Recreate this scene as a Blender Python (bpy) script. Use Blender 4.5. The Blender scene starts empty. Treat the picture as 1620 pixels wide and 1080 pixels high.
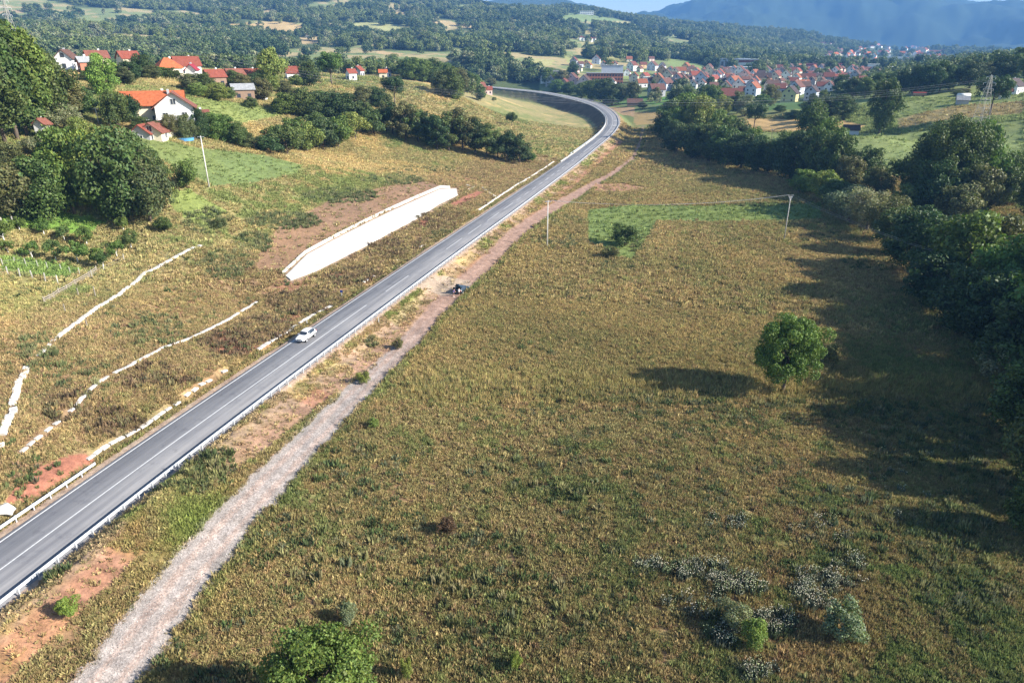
import bpy, bmesh, math, random
import numpy as np
from mathutils import Vector, Matrix
R = math.radians
random.seed(7); rng = np.random.default_rng(7)
scene = bpy.context.scene
col = scene.collection

# ---------------------------------------------------------------- camera, sky, sun, exposure
F_, HY, CH = 1080.0, 88.0, 42.5                 # focal length and horizon row of the 1620x1080 photograph, camera height
PITCH = math.atan((540 - HY) / F_); CP, SP = math.cos(PITCH), math.sin(PITCH)
cam_d = bpy.data.cameras.new('camera'); cam_d.lens = 24.0; cam_d.sensor_width = 36.0
cam_d.clip_start = 0.5; cam_d.clip_end = 40000
cam = bpy.data.objects.new('camera', cam_d); col.objects.link(cam)
cam.location = (0, 0, CH); cam.rotation_euler = (math.pi / 2 - PITCH, 0, 0)
scene.camera = cam

SUN_EL, SUN_DIR = 29.0, (0.968, -0.25)          # the sun stands to the right and slightly behind the camera
az_sun = math.atan2(SUN_DIR[0], SUN_DIR[1])     # clockwise from +Y
world = bpy.data.worlds.new('World'); scene.world = world; world.use_nodes = True
nt = world.node_tree; bg = nt.nodes['Background']
sky = nt.nodes.new('ShaderNodeTexSky'); sky.sky_type = 'NISHITA'; sky.sun_disc = False
sky.sun_elevation = R(SUN_EL); sky.sun_rotation = az_sun
sky.altitude = 400; sky.air_density = 1.0; sky.dust_density = 0.8; sky.ozone_density = 1.5
nt.links.new(sky.outputs[0], bg.inputs[0]); bg.inputs[1].default_value = 0.076
sun_d = bpy.data.lights.new('sun', 'SUN'); sun_d.energy = 5.0; sun_d.angle = R(0.5); sun_d.color = (1.0, 0.94, 0.85)
sun = bpy.data.objects.new('sun', sun_d); col.objects.link(sun)
_sd = Vector((SUN_DIR[0] * math.cos(R(SUN_EL)), SUN_DIR[1] * math.cos(R(SUN_EL)), math.sin(R(SUN_EL))))
sun.rotation_euler = _sd.to_track_quat('Z', 'Y').to_euler(); sun.location = _sd * 300
scene.view_settings.view_transform = 'Standard'; scene.view_settings.look = 'None'
scene.view_settings.gamma = 1; scene.view_settings.exposure = 1.4
scene.view_settings.use_curve_mapping = False
scene.cycles.max_bounces = 5; scene.cycles.diffuse_bounces = 2; scene.cycles.glossy_bounces = 2
scene.cycles.transmission_bounces = 3; scene.cycles.volume_bounces = 0
HAZE_DENSITY = 0.00013
HAZE_COLOR = (0.20, 0.48, 1.0, 1)

# ---------------------------------------------------------------- layout maths
def ray(px, py):
    px = np.asarray(px, float); yc = np.asarray(py, float) - 540
    return px - 810, F_ * CP - yc * SP, -(F_ * SP + yc * CP)
def at_z(px, py, z):
    a, b, c = ray(px, py); t = (z - CH) / c
    return np.array([a * t, b * t, z + 0 * t])
def at_d(px, py, D):
    a, b, c = ray(px, py); t = D / np.hypot(a, b)
    return np.array([a * t, b * t, CH + c * t])
def project(X, Y, Z):
    Z = Z - CH; d = np.maximum(Y * CP - Z * SP, 1e-3)
    return 810 + F_ * X / d, 540 - F_ * (Y * SP + Z * CP) / d

def _hash(ix, iy, seed):
    h = (ix.astype(np.int64) * 374761393 + iy.astype(np.int64) * 668265263 + seed * 974634777) & 0xffffffff
    h = ((h ^ (h >> 13)) * 1274126177) & 0xffffffff
    return ((h ^ (h >> 16)) & 0xffff) / 65535.0
def vnoise(x, y, seed=0):
    x = np.asarray(x, float); y = np.asarray(y, float)
    ix = np.floor(x); iy = np.floor(y); fx = x - ix; fy = y - iy
    fx = fx * fx * (3 - 2 * fx); fy = fy * fy * (3 - 2 * fy)
    a = _hash(ix, iy, seed); b = _hash(ix + 1, iy, seed); c = _hash(ix, iy + 1, seed); d = _hash(ix + 1, iy + 1, seed)
    return (a + (b - a) * fx) * (1 - fy) + (c + (d - c) * fx) * fy
def fbm(x, y, size, octv=4, seed=0):
    s = 0; w = 1; tot = 0; f = 1.0 / size
    for k in range(octv):
        s = s + w * vnoise(x * f + 17.3 * k, y * f - 9.1 * k, seed + k); tot += w; w *= 0.55; f *= 2.03
    return s / tot
def sm(x, a, b):
    t = np.clip((x - a) / (b - a), 0, 1); return t * t * (3 - 2 * t)
def lerp(a, b, t):
    return a + (b - a) * t

# ---------------------------------------------------------------- the road line
RC = [(0, 902, 0), (122, 809.5, 0), (250, 716.5, 0), (405, 606, 0), (500, 539, 0), (610, 461, 0), (706, 394, 0), (797, 331, 0), (864, 284, 0),
      (906, 254, 0), (937, 230, .5), (950, 220, 1), (962, 209, 1.8), (970, 197, 2.8), (969, 185, 3.8), (960, 175, 5), (945, 166, 6.2),
      (922, 159, 7.6), (897, 153, 8.8), (860, 146, 10.2), (810, 141, 11.5), (775, 137.5, 12.5)]
rp = np.array([at_z(*c) for c in RC])
d0 = rp[0] - rp[3]; d0 /= np.linalg.norm(d0[:2])
d1 = rp[-1] - rp[-2]; d1 /= np.linalg.norm(d1[:2])
rp = np.vstack([rp[0] + d0 * 60, rp, rp[-1] + d1 * 60, rp[-1] + d1 * 130])
rs = np.r_[0, np.cumsum(np.hypot(*np.diff(rp[:, :2], axis=0).T))]
RT = np.arange(0, rs[-1], 1.0)
RP = np.stack([np.interp(RT, rs, rp[:, k]) for k in range(3)], 1)
def gsmooth(a, sig):
    k = np.arange(-int(3 * sig), int(3 * sig) + 1); w = np.exp(-k * k / (2 * sig * sig)); w /= w.sum()
    pad = np.r_[np.repeat(a[:1], len(k) // 2) + (a[1] - a[0]) * np.arange(-(len(k) // 2), 0), a,
                np.repeat(a[-1:], len(k) // 2) + (a[-1] - a[-2]) * np.arange(1, len(k) // 2 + 1)]
    return np.convolve(pad, w, 'valid')
for k in range(3):
    RP[:, k] = gsmooth(RP[:, k], 11)
TAN = np.gradient(RP[:, :2], axis=0); TAN /= np.linalg.norm(TAN, axis=1)[:, None]
NRM = np.stack([TAN[:, 1], -TAN[:, 0]], 1)                # points to the right of the driving direction
BANK = 0.06 * sm(RT, 300, 380)

def road_coords(X, Y):
    """signed offset (right positive) and distance along the road"""
    X = np.asarray(X, float); Y = np.asarray(Y, float)
    s = np.full(X.shape, 999.0); t = np.zeros(X.shape)
    m = (X > RP[:, 0].min() - 70) & (X < RP[:, 0].max() + 70) & (Y > RP[:, 1].min() - 70) & (Y < RP[:, 1].max() + 70)
    xs = X[m]; ys = Y[m]; S = np.empty(xs.shape); T = np.empty(xs.shape)
    C = RP[::4, :2]
    for i in range(0, len(xs), 20000):
        a = xs[i:i + 20000]; b = ys[i:i + 20000]
        j = np.argmin((a[:, None] - C[None, :, 0]) ** 2 + (b[:, None] - C[None, :, 1]) ** 2, 1) * 4
        best = np.full(a.shape, 1e9); bj = j.copy()
        for dk in range(-3, 4):
            q = np.clip(j + dk, 0, len(RP) - 1); dd = (a - RP[q, 0]) ** 2 + (b - RP[q, 1]) ** 2
            u = dd < best; best[u] = dd[u]; bj[u] = q[u]
        dx = a - RP[bj, 0]; dy = b - RP[bj, 1]
        along = dx * TAN[bj, 0] + dy * TAN[bj, 1]; side = dx * NRM[bj, 0] + dy * NRM[bj, 1]
        T[i:i + 20000] = bj + along
        S[i:i + 20000] = np.sign(side + 1e-9) * np.maximum(np.abs(side), np.sqrt(best) * (np.abs(along) > 3))
    s[m] = S; t[m] = T
    return s, t
def road_z(t):
    return np.interp(t, RT, RP[:, 2])
def road_pt(t, s, dz=0.0):
    x = np.interp(t, RT, RP[:, 0]); y = np.interp(t, RT, RP[:, 1])
    nx = np.interp(t, RT, NRM[:, 0]); ny = np.interp(t, RT, NRM[:, 1])
    return np.stack([x + nx * s, y + ny * s, road_z(t) + np.interp(t, RT, BANK) * s + dz], -1)

# the dirt track (photo px, half width in metres)
FZ = -3.0
TR = [(150, 1140, 2.6), (215, 1060, 2.5), (300, 950, 2.4), (370, 865, 2.4), (440, 785, 2.3), (500, 715, 2.2), (560, 645, 2.1), (620, 580, 2.0), (680, 512, 2.1),
      (722, 466, 2.5), (765, 430, 2.3), (815, 380, 2.6), (855, 350, 2.6), (900, 320, 2.7), (935, 297, 2.3), (965, 280, 1.9), (1000, 255, 1.2), (1010, 235, 1.0), (1018, 205, 1.0)]
tp = np.array([list(at_z(a, b, FZ)[:2]) + [w * .93] for a, b, w in TR])
def poly_dist(X, Y, P, W=None):
    best = np.full(X.shape, 1e9); w = np.zeros(X.shape)
    for i in range(len(P) - 1):
        ax, ay = P[i][:2]; bx, by = P[i + 1][:2]; dx, dy = bx - ax, by - ay; L = dx * dx + dy * dy
        u = np.clip(((X - ax) * dx + (Y - ay) * dy) / L, 0, 1); d = np.hypot(X - ax - u * dx, Y - ay - u * dy)
        k = d < best; best[k] = d[k]
        if W is not None: w[k] = (W[i] + (W[i + 1] - W[i]) * u)[k]
    return (best, w) if W is not None else best

# ---------------------------------------------------------------- terrain height: control points, smooth surface through them
ctl = []
for x, y, z in [(-25, 22, -3), (-5, 10, -3), (40, 15, -3), (90, 15, -3), (-14, 50, -3), (20, 55, -3), (50, 60, -3), (80, 60, -3.3), (120, 60, -1),
                (0, 100, -3), (40, 100, -3), (70, 110, -3.5), (110, 110, -2), (15, 150, -3), (50, 150, -3.2), (90, 150, -4), (140, 150, -1), (32, 200, -3),
                (70, 200, -3.3), (110, 200, -3.5), (165, 200, 2), (52, 260, -3), (80, 260, -3), (115, 262, -3), (175, 250, 3), (80, 330, -2.5), (110, 330, -1.5),
                (95, 420, -1), (92, 480, 0), (130, 420, 0), (180, 320, 4), (200, 120, 6), (230, 220, 10), (160, 60, 3), (60, 300, -3),
                (-60, 35, 3), (-75, 30, 6), (-95, 50, 9), (-140, 60, 14), (-40, 10, -1), (-80, 0, 5)]:
    ctl.append((x, y, z))
for px, py, D in [(1250, 228, 360), (1230, 206, 415), (1180, 190, 460), (1280, 190, 450), (1300, 160, 590), (1190, 160, 600), (1110, 160, 600), (1000, 178, 545), (1040, 165, 560),
                  (1400, 240, 322), (1390, 212, 352), (1575, 196, 385), (1470, 158, 480), (1612, 135, 520), (1540, 132, 515), (1620, 105, 620), (1440, 150, 470),
                  (1500, 262, 305), (1600, 290, 275), (1300, 240, 335),
                  (950, 140, 700), (1050, 130, 780), (1200, 130, 780), (1330, 132, 760), (900, 120, 830), (1100, 112, 1000), (1250, 110, 1150), (1400, 105, 1300), (850, 108, 900),
                  # left hillside
                  (180, 460, 126), (50, 560, 103), (0, 640, 93), (310, 390, 144), (150, 625, 92), (35, 715, 78), (250, 560, 104), (400, 480, 128), (5, 435, 140), (80, 385, 158),
                  (200, 370, 158), (460, 437, 136), (720, 312, 213), (700, 297, 222), (540, 365, 168), (410, 400, 152), (400, 300, 187), (331, 297, 175),
                  (500, 260, 220), (600, 250, 255), (700, 262, 262), (820, 258, 291), (450, 235, 250), (560, 190, 300), (680, 200, 330), (700, 140, 420),
                  (800, 188, 455), (850, 205, 425), (890, 217, 400), (760, 152, 530), (800, 153, 640), (820, 161, 615), (850, 176, 585), (870, 183, 545), (890, 196, 490), (915, 209, 438), (880, 178, 590), (900, 186, 545), (560, 122, 420), (430, 125, 390), (250, 112, 340), (100, 110, 300),
                  (0, 230, 190), (250, 186, 230), (350, 168, 262), (350, 258, 200), (280, 330, 165), (-150, 250, 180), (-150, 400, 140),
                  (700, 124, 560), (620, 116, 560),
                  # hillsides far behind
                  (450, 84, 1000), (650, 92, 900), (750, 104, 850), (140, 78, 950), (0, 75, 950), (300, 80, 980), (200, 40, 1500), (500, 40, 1500), (0, 40, 1500),
                  (0, -10, 2200), (250, -10, 2200), (500, -8, 2200), (0, -60, 2900), (300, -50, 2900), (500, -30, 2700),
                  (700, 50, 1500), (700, 3, 2300), (800, 14, 2300), (620, -10, 2400), (900, 60, 1500), (920, 24, 2100), (920, 14, 2500), (1050, 80, 1500), (1040, 52, 2100), (1040, 38, 2500), (980, 26, 2450),
                  (1200, 80, 2000), (1200, 60, 2700), (1180, 51, 3000), (1120, 44, 2800), (1280, 56, 3000), (1350, 98, 1800), (1350, 75, 3000), (1350, 69, 3300), (1450, 83, 3400), (1440, 98, 2300), (1550, 93, 3600), (1650, 90, 3600),
                  (1040, 26, 6000), (1100, 10, 6000), (1180, 0, 6100), (1340, -14, 6200), (1450, -8, 6200), (1500, 0, 6200), (1560, 1, 6100), (1620, 11, 6000), (1750, 20, 6000),
                  (1300, 50, 5100), (1500, 55, 5100), (1200, 65, 4800), (1400, 84, 4400), (1600, 84, 4500), (1750, 60, 5000), (940, 24, 5000), (860, 9, 4600), (900, 11, 4800), (1000, 60, 4300), (1600, 50, 5200)]:
    ctl.append(tuple(at_d(px, py, D)))
def polar(px, D, z):
    a = math.atan((px - 810) / (F_ * CP + (540 - HY) * SP)); return (D * math.sin(a), D * math.cos(a), z)
for c in [(862, 662, .5), (835, 690, 2.5), (812, 706, 4.0), (790, 728, 6.0), (892, 618, -1.5), (922, 560, -2), (945, 520, -2), (884, 770, 5), (930, 680, 2.5), (820, 815, 9), (960, 620, 2),
          (100, 450, 37), (300, 470, 35), (500, 520, 30), (650, 640, 20), (100, 650, 28), (300, 700, 22), (500, 750, 18), (700, 740, 14), (-200, 500, 45),
          (600, 3000, 215), (800, 3000, 130), (950, 3200, 60), (1050, 3300, 50), (1150, 3800, 50), (1300, 4000, 30), (1450, 4300, 15),
          (1000, 7200, 200), (1300, 7400, 450), (1600, 7400, 330), (700, 6500, 150), (300, 6500, 200), (0, 6500, 200), (300, 4500, 250), (0, 4500, 300), (-400, 1500, 100), (-400, 3000, 300),
          (1600, 900, 30), (1600, 1500, 18), (1500, 900, 20), (1750, 600, 35), (1900, 900, 60), (1900, 1800, 60), (2100, 400, 30), (2000, 6500, 250), (-600, 600, 50), (-600, 250, 30),
          (0, 9000, 100), (1000, 9000, 100), (2000, 9000, 100)]:
    ctl.append(polar(*c))
ctl = np.array(ctl); cD = np.hypot(ctl[:, 0], ctl[:, 1])
cu = np.arctan2(ctl[:, 0], ctl[:, 1]); cv = np.log(cD); cq = ctl[:, 2] / (1 + cD / 400)
KC = 0.035
def kern(du, dv): return np.sqrt(du * du + dv * dv + KC * KC)
n = len(ctl); A = np.zeros((n + 3, n + 3))
A[:n, :n] = kern(cu[:, None] - cu, cv[:, None] - cv) - 0.012 * np.eye(n)
A[:n, n] = 1; A[:n, n + 1] = cu; A[:n, n + 2] = cv; A[n:, :n] = A[:n, n:].T
W = np.linalg.solve(A, np.r_[cq, 0, 0, 0])
def base_h(X, Y):
    D = np.maximum(np.hypot(X, Y), 6); u = np.arctan2(X, Y); v = np.log(D)
    out = np.empty(X.shape).ravel(); uf = u.ravel(); vf = v.ravel()
    for i in range(0, len(out), 40000):
        k = kern(uf[i:i + 40000, None] - cu[None], vf[i:i + 40000, None] - cv[None])
        out[i:i + 40000] = k @ W[:n] + W[n] + W[n + 1] * uf[i:i + 40000] + W[n + 2] * vf[i:i + 40000]
    return out.reshape(X.shape) * (1 + D / 400)

AZ = np.concatenate([np.radians(np.arange(-80, -48, 2.0)), np.radians(np.arange(-48, 48.01, 0.16)), np.radians(np.arange(50, 81, 2.0))])
LV = np.concatenate([np.log(10) + np.arange(0, 14) * 0.05, np.log(20) + np.arange(0, 3.45, 0.0047)])
LV = np.concatenate([LV, LV[-1] + np.arange(1, 197) * 0.0125])
GU, GV = np.meshgrid(AZ, LV); GD = np.exp(GV)
GX = GD * np.sin(GU); GY = GD * np.cos(GU)
GS, GT = road_coords(GX, GY)
APRON = [(445, 437), (462, 447), (502, 432), (582, 392), (662, 349), (727, 311), (724, 297), (697, 296), (620, 331), (530, 375), (484, 400)]
def inpoly(px, py, poly):
    r = np.zeros(px.shape, bool); P = poly
    for i in range(len(P)):
        x1, y1 = P[i]; x2, y2 = P[i - 1]
        if y1 == y2: continue
        r ^= ((y1 > py) != (y2 > py)) & (px < (x2 - x1) * (py - y1) / (y2 - y1) + x1)
    return r
def earthworks(X, Y, S, T, B, D):
    z = B + (fbm(X, Y, 9, 3, 5) - .5) * .5 * sm(D, 10, 60) + (fbm(X, Y, 1.3, 3, 9) - .5) * .22
    far = sm(D, 700, 1500); z = z + far * (fbm(X, Y, 260, 5, 21) - .5) * 34
    mt = sm(D, 3700, 5200); z = z + mt * ((np.abs(fbm(X, Y, 1100, 6, 31) - .5) * -2 + .25) * 300)
    # keep the dirt track even
    zr = road_z(T) + np.interp(T, RT, BANK) * S
    a = np.abs(S) - 4.7
    lim_up = zr - .12 + np.maximum(a, 0) * .52; lim_dn = zr - .12 - np.maximum(a, 0) * .62
    apx, apy = project(X, Y, B); fl = inpoly(apx, apy, APRON) & (D < 300); z = np.where(fl, B, z)
    e = (np.abs(S) < 90)
    rough = (fbm(T, S * .22, 1.1, 3, 77) - .5) * .55 * sm(a, .5, 3)
    z2 = np.clip(z, lim_dn + rough, lim_up + rough)
    left = (S < 0) & (z >= zr - .5)
    ditch = -.55 * np.exp(-((S + 5.6) / .5) ** 2) * left
    z2 = z2 + ditch
    z2 = np.where(np.abs(S) < 4.3, zr - .12, z2)
    return np.where(e, z2, z)
GZ = earthworks(GX, GY, GS, GT, base_h(GX, GY), GD)

def ground(X, Y):
    X = np.asarray(X, float); Y = np.asarray(Y, float)
    u = np.interp(np.arctan2(X, Y), AZ, np.arange(len(AZ))); v = np.interp(np.log(np.maximum(np.hypot(X, Y), 10)), LV, np.arange(len(LV)))
    i = np.clip(v.astype(int), 0, len(LV) - 2); j = np.clip(u.astype(int), 0, len(AZ) - 2); fv = v - i; fu = u - j
    return (GZ[i, j] * (1 - fu) + GZ[i, j + 1] * fu) * (1 - fv) + (GZ[i + 1, j] * (1 - fu) + GZ[i + 1, j + 1] * fu) * fv
_L = np.arange(math.log(22), math.log(7200), 0.004); _DD = np.exp(_L)
def pix(px, py, dmin=0):
    """first hit of the line of sight through a photo pixel with the terrain"""
    a, b, c = [float(q) for q in ray(px, py)]; h = math.hypot(a, b)
    X = _DD * a / h; Y = _DD * b / h; Zr = CH + _DD * c / h; g = ground(X, Y)
    k = np.nonzero((Zr < g) & (_DD > dmin))[0]
    i = k[0] if len(k) else len(_DD) - 1
    i = max(i, 1); f = 0.0
    if Zr[i - 1] > g[i - 1] and Zr[i] < g[i]:
        f = (Zr[i - 1] - g[i - 1]) / ((Zr[i - 1] - g[i - 1]) + (g[i] - Zr[i]))
    D = _DD[i - 1] + (_DD[i] - _DD[i - 1]) * f
    x = D * a / h; y = D * b / h
    return np.array([x, y, float(ground(x, y))])
def at(px, D):
    """ground point on the photo column px at horizontal distance D"""
    a = math.atan((px - 810) / (F_ * CP + (540 - HY) * SP)); x, y = D * math.sin(a), D * math.cos(a)
    return np.array([x, y, float(ground(x, y))])
def inpoly(px, py, poly):
    r = np.zeros(px.shape, bool); P = poly
    for i in range(len(P)):
        x1, y1 = P[i]; x2, y2 = P[i - 1]
        if y1 == y2: continue
        r ^= ((y1 > py) != (y2 > py)) & (px < (x2 - x1) * (py - y1) / (y2 - y1) + x1)
    return r

# ---------------------------------------------------------------- land cover: albedo, how much grows, how tall
DRY = np.array([.33, .245, .105]); STRAW = np.array([.44, .33, .15]); GRN = np.array([.115, .150, .045]); BRN = np.array([.19, .115, .060])
RED = np.array([.31, .135, .09]); ORG = np.array([.35, .245, .165]); GRV = np.array([.32, .28, .255]); LIME = np.array([.12, .225, .045]); OLIV = np.array([.16, .155, .060])
DKG = np.array([.035, .060, .022]); MEAD = np.array([.225, .265, .095])
# outlines traced on the photo, laid on the terrain: (outline, colour, growth, dmin, dmax)
LAND = [
    ([(928, 332), (1000, 324), (1110, 326), (1210, 322), (1300, 322), (1300, 348), (1150, 352), (1040, 350), (1028, 372), (1000, 412), (965, 404), (955, 392), (930, 382)], np.array([.160, .205, .065]), .10, 0, 400),
    ([(205, 205), (300, 232), (420, 246), (482, 262), (470, 275), (400, 290), (336, 296), (270, 262), (215, 235)], np.array([.155, .195, .070]), .10, 0, 260),
    ([(283, 154), (330, 156), (420, 170), (470, 178), (380, 196), (300, 190), (280, 175)], np.array([.19, .225, .075]), .15, 0, 330),
    ([(0, 340), (100, 335), (170, 350), (140, 372), (60, 362), (0, 360)], np.array([.15, .25, .05]), .3, 0, 260),
    ([(0, 405), (60, 412), (130, 425), (105, 442), (50, 436), (0, 428)], np.array([.15, .24, .06]), .8, 0, 260),
    ([(0, 437), (60, 442), (105, 447), (75, 480), (30, 492), (0, 500)], np.array([.33, .29, .12]), .25, 0, 260),
    ([(270, 300), (300, 300), (360, 335), (330, 355), (290, 345), (265, 322)], np.array([.22, .26, .08]), .2, 0, 260),
    ([(408, 402), (440, 358), (520, 318), (600, 297), (662, 284), (705, 296), (640, 322), (545, 362), (450, 428), (405, 425)], np.array([.24, .15, .095]), .10, 0, 300),
    ([(5, 790), (30, 762), (62, 738), (100, 722), (132, 716), (150, 728), (108, 752), (80, 772), (40, 790), (6, 800)], RED, .03, 0, 200),
    ([(325, 542), (340, 526), (362, 520), (368, 534), (392, 548), (410, 545), (398, 560), (360, 566), (335, 560)], RED, .15, 0, 200),
    ([(440, 505), (470, 492), (485, 500), (455, 515)], RED, .3, 0, 200),
    ([(518, 434), (530, 431), (545, 434), (535, 442), (522, 441)], RED, .05, 0, 250),
    ([(662, 352), (672, 347), (682, 350), (672, 359), (664, 358)], RED, .05, 0, 250),
    ([(712, 322), (735, 310), (756, 302), (768, 304), (745, 318), (720, 328)], RED, .1, 0, 250),
    ([(660, 440), (700, 436), (745, 444), (742, 462), (700, 468), (664, 455)], np.array([.36, .28, .21]), .05, 0, 250),
    ([(940, 292), (985, 290), (1030, 298), (980, 305), (940, 303)], np.array([.33, .19, .12]), .2, 0, 400),
    ([(1000, 178), (1050, 176), (1050, 196), (1005, 198)], np.array([.33, .24, .11]), .3, 0, 560),
    ([(960, 170), (1005, 170), (1005, 185), (985, 182)], np.array([.40, .27, .15]), .05, 0, 620),
    ([(972, 152), (1060, 153), (1060, 166), (972, 165)], np.array([.11, .22, .05]), .1, 500, 900),
    ([(1125, 187), (1330, 190), (1375, 200), (1340, 208), (1190, 207), (1130, 203)], np.array([.50, .335, .145]), .0, 380, 600),
    ([(1215, 163), (1330, 158), (1325, 170), (1215, 175)], np.array([.09, .16, .055]), .5, 450, 800),
    ([(1140, 209), (1345, 210), (1420, 212), (1620, 190), (1620, 330), (1380, 320), (1200, 262)], MEAD, .10, 290, 420),
    ([(1420, 188), (1500, 170), (1620, 160), (1620, 180), (1500, 190), (1420, 205)], np.array([.30, .24, .11]), .3, 330, 520),
    ([(1420, 165), (1500, 148), (1620, 140), (1620, 160), (1500, 170), (1420, 186)], MEAD * .9, .2, 330, 560),
]
FIELDS = [  # fields on the far slopes
    ([(345, 40), (400, 37), (448, 34), (485, 42), (478, 50), (455, 54), (410, 52), (400, 47), (350, 46)], (.50, .36, .17)),
    ([(548, 37), (600, 36), (652, 42), (655, 52), (600, 50), (560, 42)], (.36, .36, .16)),
    ([(683, 30), (720, 36), (765, 43), (760, 46), (710, 42), (684, 36)], (.50, .38, .19)),
    ([(620, 16), (655, 22), (640, 26), (612, 20)], (.44, .34, .18)),
    ([(125, 31), (150, 27), (172, 31), (168, 42), (140, 42), (125, 38)], (.22, .26, .10)),
    ([(252, 45), (270, 45), (270, 54), (254, 53)], (.48, .38, .18)), ([(172, 54), (215, 53), (215, 58), (172, 58)], (.42, .36, .17)),
    ([(472, 60), (505, 56), (505, 68), (470, 70)], (.42, .32, .17)), ([(595, 80), (640, 85), (630, 90), (595, 85)], (.46, .34, .18)),
    ([(645, 57), (672, 60), (670, 68), (648, 66)], (.40, .30, .17)), ([(0, 18), (40, 15), (38, 20), (0, 22)], (.40, .30, .17)),
    ([(405, 18), (440, 15), (440, 22), (405, 24)], (.38, .30, .17)), ([(720, 58), (745, 60), (740, 64), (718, 63)], (.44, .34, .18)),
    ([(870, 25), (905, 20), (960, 28), (1010, 37), (960, 37), (900, 33)], (.19, .25, .10)), ([(922, 47), (942, 46), (940, 54), (925, 55)], (.40, .34, .15)),
    ([(918, 66), (940, 66), (950, 74), (920, 73)], (.36, .33, .15)), ([(895, 88), (920, 89), (940, 99), (915, 103), (895, 98)], (.32, .33, .13)),
    ([(838, 92), (878, 95), (870, 105), (838, 103)], (.36, .34, .15)), ([(960, 85), (1000, 92), (1000, 98), (960, 96)], (.34, .33, .14)),
    ([(1052, 92), (1085, 96), (1125, 107), (1120, 113), (1085, 110), (1060, 103)], (.22, .28, .10)), ([(965, 33), (1000, 35), (1005, 38), (965, 37)], (.36, .33, .15)),
    ([(1230, 66), (1262, 67), (1255, 72), (1232, 71)], (.30, .30, .14)), ([(1340, 84), (1355, 83), (1352, 90), (1340, 89)], (.50, .38, .2)),
    ([(1470, 64), (1510, 66), (1508, 68), (1475, 68)], (.42, .30, .2)), ([(985, 120), (1040, 118), (1040, 125), (985, 126)], (.22, .27, .10)),
]
TOWN = [(880, 105), (960, 100), (1060, 102), (1130, 108), (1330, 108), (1450, 112), (1440, 140), (1330, 160), (1200, 166), (1080, 160), (1000, 158), (930, 140), (860, 135)]
FTOWN = [(1290, 98), (1300, 84), (1345, 80), (1385, 70), (1440, 73), (1500, 84), (1530, 95), (1510, 102), (1420, 106), (1340, 104)]

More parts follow.
